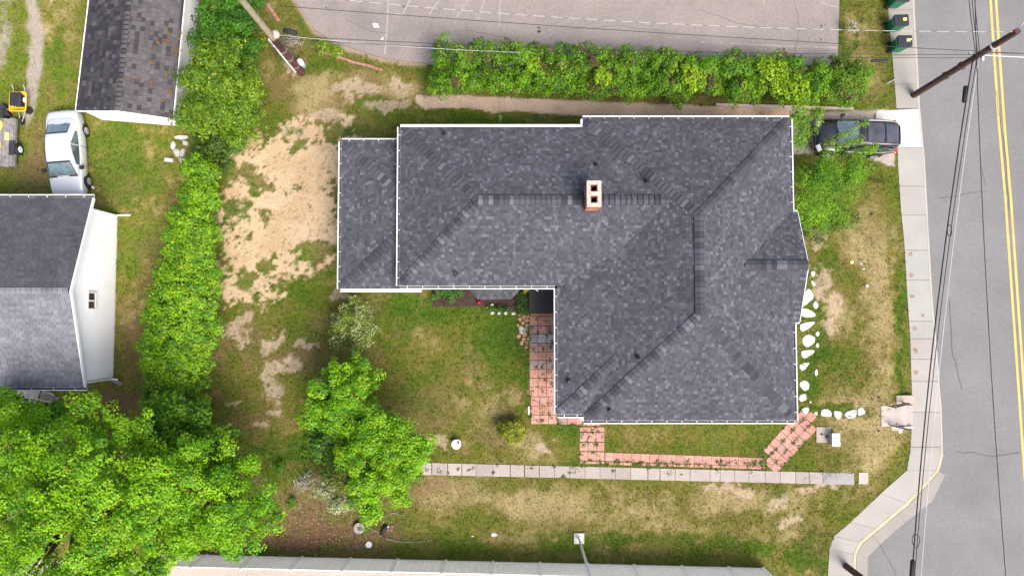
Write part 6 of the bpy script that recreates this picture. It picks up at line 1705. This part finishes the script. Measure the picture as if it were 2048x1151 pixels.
# the long hedge
HEDGE = ((.085, .225, .007), (.115, .27, .007), (.145, .315, .007), (.055, .15, .008), (.17, .34, .007), (.075, .185, .008), (.10, .225, .008), (.13, .265, .008), (.105, .085, .03))
hl = []
random.seed(23)
for k in range(23):
    t = k/22; u = 888 + t*(1700-888)
    yc = 138 + t*30; half = 52 - t*10 + random.uniform(-5, 5)
    hl.append(lobe(u, yc - half*.38 + random.uniform(-4, 4), 1.35, 30, 1.0, ry=half*.55)); hl.append(lobe(u + random.uniform(-10, 10), yc + half*.45, 1.2, 29, .95, ry=half*.5))
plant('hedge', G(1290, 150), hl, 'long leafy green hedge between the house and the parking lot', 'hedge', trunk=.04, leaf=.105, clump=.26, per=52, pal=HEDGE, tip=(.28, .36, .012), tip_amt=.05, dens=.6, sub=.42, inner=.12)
for u, v, r, lab in ((1068, 128, 14, 'yellow green shoot in the hedge, above the wing of the roof'), (1205, 150, 16, 'yellow green shoot in the hedge, right of the roof jog'), (1380, 150, 22, 'bright yellow green shoot in the hedge beside pale blossoms'), (1540, 145, 30, 'largest yellow green shoot in the right half of the hedge'), (1590, 180, 24, 'yellow green shoot near the right end of the hedge')):
    plant('hedge_shoot', G(u, v), [lobe(u, v, 2.15, r, .35), lobe(u + r*.5, v + r*.8, 1.95, r*.7, .3)], lab, 'shoot', trunk=.015, leaf=.13, clump=.22, per=26, pal=((.25, .40, .010), (.19, .34, .010)), inner=.1, group='yellow shoots in the hedge')
plant('feathery_shrub', G(1688, 165), [lobe(1690, 165, 1.6, 34, 1.0), lobe(1675, 190, 1.4, 26, .8), lobe(1700, 140, 1.5, 24, .8)], 'feathery yellow green shrub at the right end of the hedge', 'shrub', trunk=.04, leaf=.12, clump=.3, per=44, pal=((.15, .26, .015), (.20, .29, .02), (.12, .22, .014)), slim=.35)
# feathery tree by the driveway
FEA = ((.12, .28, .008), (.16, .33, .009), (.085, .215, .008), (.19, .345, .010))
plant('feathery_tree', G(1635, 350), [lobe(1594, 285, 2.3, 16), lobe(1630, 335, 2.9, 36), lobe(1610, 350, 2.8, 38), lobe(1665, 352, 2.6, 42), lobe(1630, 390, 2.5, 46), lobe(1690, 370, 2.2, 34), lobe(1610, 425, 1.9, 36), lobe(1655, 425, 1.7, 38), lobe(1692, 338, 2.4, 28), lobe(1594, 240, 2.2, 13)],
      'feathery light green tree overhanging the black car by the house', 'tree', trunk=.07, leaf=.10, clump=.34, per=50, pal=FEA, slim=.42, dens=.55, sub=.5, inner=.12)
for k, (pts, lab) in enumerate((([(1650, 290, 2.6), (1690, 268, 2.9), (1735, 243, 2.8)], 'long arching sprig of the feathery tree across the car roof'), ([(1600, 262, 2.4), (1615, 240, 2.6), (1628, 222, 2.5)], 'arching sprig of the feathery tree over the car nose'), ([(1670, 300, 2.4), (1700, 285, 2.6), (1725, 278, 2.4)], 'sprig of the feathery tree along the lower side of the car'), ([(1690, 310, 2.0), (1730, 300, 2.0), (1755, 296, 1.8)], 'lowest sprig of the feathery tree near the car rear wheel'), ([(1630, 260, 2.6), (1640, 225, 2.8), (1625, 205, 2.7)], 'sprig of the feathery tree towards the hedge'))):
    ll = []
    for (a, c_) in zip(pts[:-1], pts[1:]):
        for t in (0, .3, .6, .9): ll.append(lobe(a[0]+(c_[0]-a[0])*t, a[1]+(c_[1]-a[1])*t, a[2]+(c_[2]-a[2])*t, 6.5, .12))
    pl = plant('tree_sprig', G(pts[0][0], pts[0][1]), ll, lab, 'sprig', trunk=0, leaf=.10, clump=.16, per=15, pal=FEA + ((.2, .28, .02),), slim=.42, inner=0, group='sprigs of the feathery tree')
    b = MB(); b.tube([P(*p_) for p_ in pts], [.025, .015, .006], 5); b.build('twig', M['bark'], pl)
plant('front_weeds', G(1655, 450), [lobe(1640, 460, .3, 34, .25), lobe(1690, 440, .3, 30, .25), lobe(1720, 330, .25, 40, .2, ry=14), lobe(1612, 450, .5, 18, .4)], 'leafy weeds at the foot of the feathery tree', 'weeds', trunk=.01, leaf=.10, clump=.2, per=22, pal=((.10, .18, .02), (.14, .20, .02)), dens=.7)
# bed plants and low weeds
plant('bed_plant', G(885, 586), [lobe(878, 585, .25, 14, .25), lobe(900, 590, .25, 14, .25), lobe(918, 588, .2, 10, .2)], 'green leafy perennials at the left end of the mulch bed', 'plant', trunk=0, leaf=.11, clump=.16, per=18, pal=((.075, .19, .02), (.055, .14, .015)), dens=.8)
plant('bed_plant', G(1042, 605), [lobe(1042, 605, .25, 13, .25, ry=20), lobe(1000, 614, .12, 26, .12, ry=6)], 'dark green plants at the right end of the mulch bed', 'plant', trunk=0, leaf=.10, clump=.15, per=18, pal=((.045, .11, .015), (.035, .08, .012)), dens=.8)
plant('yellow_flower', G(1050, 580), [lobe(1050, 579, .4, 6, .12)], 'small yellow flowering plant beside the black porch platform', 'plant', trunk=.01, leaf=.08, clump=.1, per=20, pal=((.5, .42, .02), (.25, .28, .02)))
for u, v, r, lab in ((664, 925, 17, 'spiky green weed left of the undergrowth'), (560, 935, 13, 'spiky green weed right of the smaller maple'), (610, 910, 12, 'low spiky weed above the dead branches'), (580, 1005, 14, 'grassy weed below the smaller maple crown')):
    plant('spiky_weed', G(u, v), [lobe(u, v, .15, r*.8, .1)], lab, 'weed', trunk=0, leaf=.30, clump=.2, per=7, pal=((.09, .21, .012), (.12, .25, .012)), slim=.22, inner=.1, group='spiky weeds')
# low broad-leaved weeds through the lawns: uncountable
def lawn_weeds():
    n = 9000
    X = rng.uniform(-28, 28, n); Y = rng.uniform(-13.5, 18, n)
    c, d = cover(X, Y)
    k = (rng.uniform(0, 1, n) < d*np.clip((fbm(X*.5, Y*.5, 411)-.35)*3, .05, 1)) & ~in_poly(X, Y, STREET) & ~in_poly(X, Y, LOT_XY)
    u, v = plan_uv(X, Y, 0)
    k &= ~((u > 690) & (u < 1590) & (v > 260) & (v < 570)) & ~((u > 1115) & (u < 1590) & (v > 240) & (v < 840)) & ~((u < 220) & (v > 400) & (v < 770))
    k &= ~((u > 840) & (u < 1740) & (v > 920) & (v < 970)) & ~((u > 1050) & (u < 1640) & (v > 840) & (v < 935))
    X, Y, c = X[k], Y[k], c[k]
    m = 7
    pos = np.stack([np.repeat(X, m) + rng.normal(0, .05, len(X)*m), np.repeat(Y, m) + rng.normal(0, .05, len(X)*m), np.zeros(len(X)*m)], 1)
    pos[:, 2] = ground_z(pos[:, 0], pos[:, 1]) + rng.uniform(.02, .09, len(pos))
    col = (np.repeat(c, m, 0)*.6 + np.array((.05, .10, .01))*.6)*rng.uniform(.6, 1.5, (len(pos), 1))
    L = rng.uniform(.05, .11, len(pos))
    V, C = leaves(pos, rng.normal(size=pos.shape)*.5 + np.array((0, 0, 1)), L, L*.45, col)
    tag(link('lawn_weeds', np_mesh('lawn_weeds', V, np.arange(len(V)).reshape(-1, 4), C), M['leaf']), 'low broad leaved weeds through the lawns', 'weeds', kind='stuff')
lawn_weeds()
plant('flowering_weed', G(1707, 58), [lobe(1705, 52, .7, 6, .2), lobe(1709, 62, .6, 5, .2)], 'pale flowering weed on the grass verge by the bins', 'weed', trunk=.012, leaf=.09, clump=.12, per=16, pal=((.5, .49, .38), (.35, .36, .22)), inner=.1)
# dead branches
def brush(u, v, n, spread, h, label, m='dead_wood', th=.016):
    c = G(u, v); b = MB()
    for _ in range(n):
        a = random.uniform(0, 2*math.pi); L = random.uniform(.4, 1)*spread; s = c + Vector((random.gauss(0, spread*.3), random.gauss(0, spread*.2), random.uniform(.05, h*.4)))
        e = s + Vector((math.cos(a)*L, math.sin(a)*L*.8, random.uniform(0, h))); md = s.lerp(e, .55) + Vector((random.gauss(0, .12), random.gauss(0, .12), .1))
        b.tube([s, md, e], [th, th*.7, th*.3], 5)
        for _ in range(2):
            f = md + Vector((random.gauss(0, .3), random.gauss(0, .3), random.uniform(-.05, .2))); b.tube([md, f], [th*.5, th*.2], 4)
    tag(b.build('dead_branches', M[m]), label, 'branches')
brush(612, 962, 22, .75, .6, 'tangle of bare grey branches left of the white blossoming shrub')
brush(440, 300, 7, .9, .5, 'bare grey twigs at the edge of the sandy yard')
brush(448, 868, 4, .6, .5, 'bare pale twig beside the dark shrub')
brush(590, 88, 34, .5, .35, 'dry brown vine brush under the weathered pole', th=.01)
# fallen leaves in the south-west corner and mulch chips: uncountable scatter
def scatter(name, polys, n, size, cols, label, cat, lift=.02):
    us = rng.uniform(400, 1100, n*4); vv = rng.uniform(560, 1112, n*4)
    ok = np.zeros(len(us), bool)
    for pl in polys: ok |= in_poly(us, vv, pl)
    us, vv = us[ok][:n], vv[ok][:n]
    pts = np.array([tuple(P(a, c)) for a, c in zip(us, vv)]); pts[:, 2] = ground_z(pts[:, 0], pts[:, 1]) + lift
    nn = rng.normal(size=pts.shape)*.35 + np.array((0, 0, 1))
    cc = np.array(cols)[rng.integers(len(cols), size=len(pts))]*rng.uniform(.6, 1.3, (len(pts), 1))
    L = size*rng.uniform(.6, 1.4, len(pts)); V, C = leaves(pts, nn, L, L*.6, cc)
    tag(link(name, np_mesh(name, V, np.arange(len(V)).reshape(-1, 4), C), M['mulch']), label, cat, kind='stuff')
scatter('leaf_litter', [[(400, 1112), (420, 1075), (520, 1060), (560, 1000), (640, 1000), (800, 1040), (790, 1112)]], 7000, .07, [(.26, .15, .10), (.17, .09, .06), (.40, .28, .2), (.10, .055, .04)], 'brown fallen leaves above the vinyl fence', 'leaves')
scatter('mulch_chips', [BED], 2600, .08, [(.085, .05, .042), (.05, .03, .028), (.14, .085, .07)], 'dark bark mulch in the bed under the bay window', 'mulch')
# tufts of green growing in the paver joints
def joint_weeds():
    pts = []
    for (u0, v0, u1, v1, n) in ((1059, 632, 1112, 848, 46), (1159, 853, 1209, 927, 26), (1210, 920, 1532, 932, 70), (1118, 848, 1170, 852, 10), (1050, 626, 1058, 690, 10), (842, 922, 1708, 950, 30)):
        for _ in range(n): pts.append((random.uniform(u0, u1), random.uniform(v0, v1)))
    for _ in range(46):
        q = Vector((1541, 921)) + du*random.uniform(-10, 125) + nu*random.choice((-25, -8.5, 8.5, 25)); pts.append(tuple(q))
    V, C = [], []
    for u, v in pts:
        p = G(u, v); k = random.randint(8, 22); s = random.uniform(.05, .13)
        pos = np.array(tuple(p)) + np.stack([rng.normal(0, s*.7, k), rng.normal(0, s*.7, k), rng.uniform(.04, .07, k)], 1)
        a, c = leaves(pos, rng.normal(size=(k, 3))*.4 + np.array((0, 0, 1)), rng.uniform(.05, .10, k), rng.uniform(.025, .05, k), np.array((.075, .125, .015))*rng.uniform(.6, 1.5, (k, 1)))
        V.append(a); C.append(c)
    V, C = np.concatenate(V), np.concatenate(C)
    tag(link('joint_weeds', np_mesh('joint_weeds', V, np.arange(len(V)).reshape(-1, 4), C), M['leaf']), 'green weeds growing in the paver joints', 'weeds', kind='stuff')
joint_weeds()
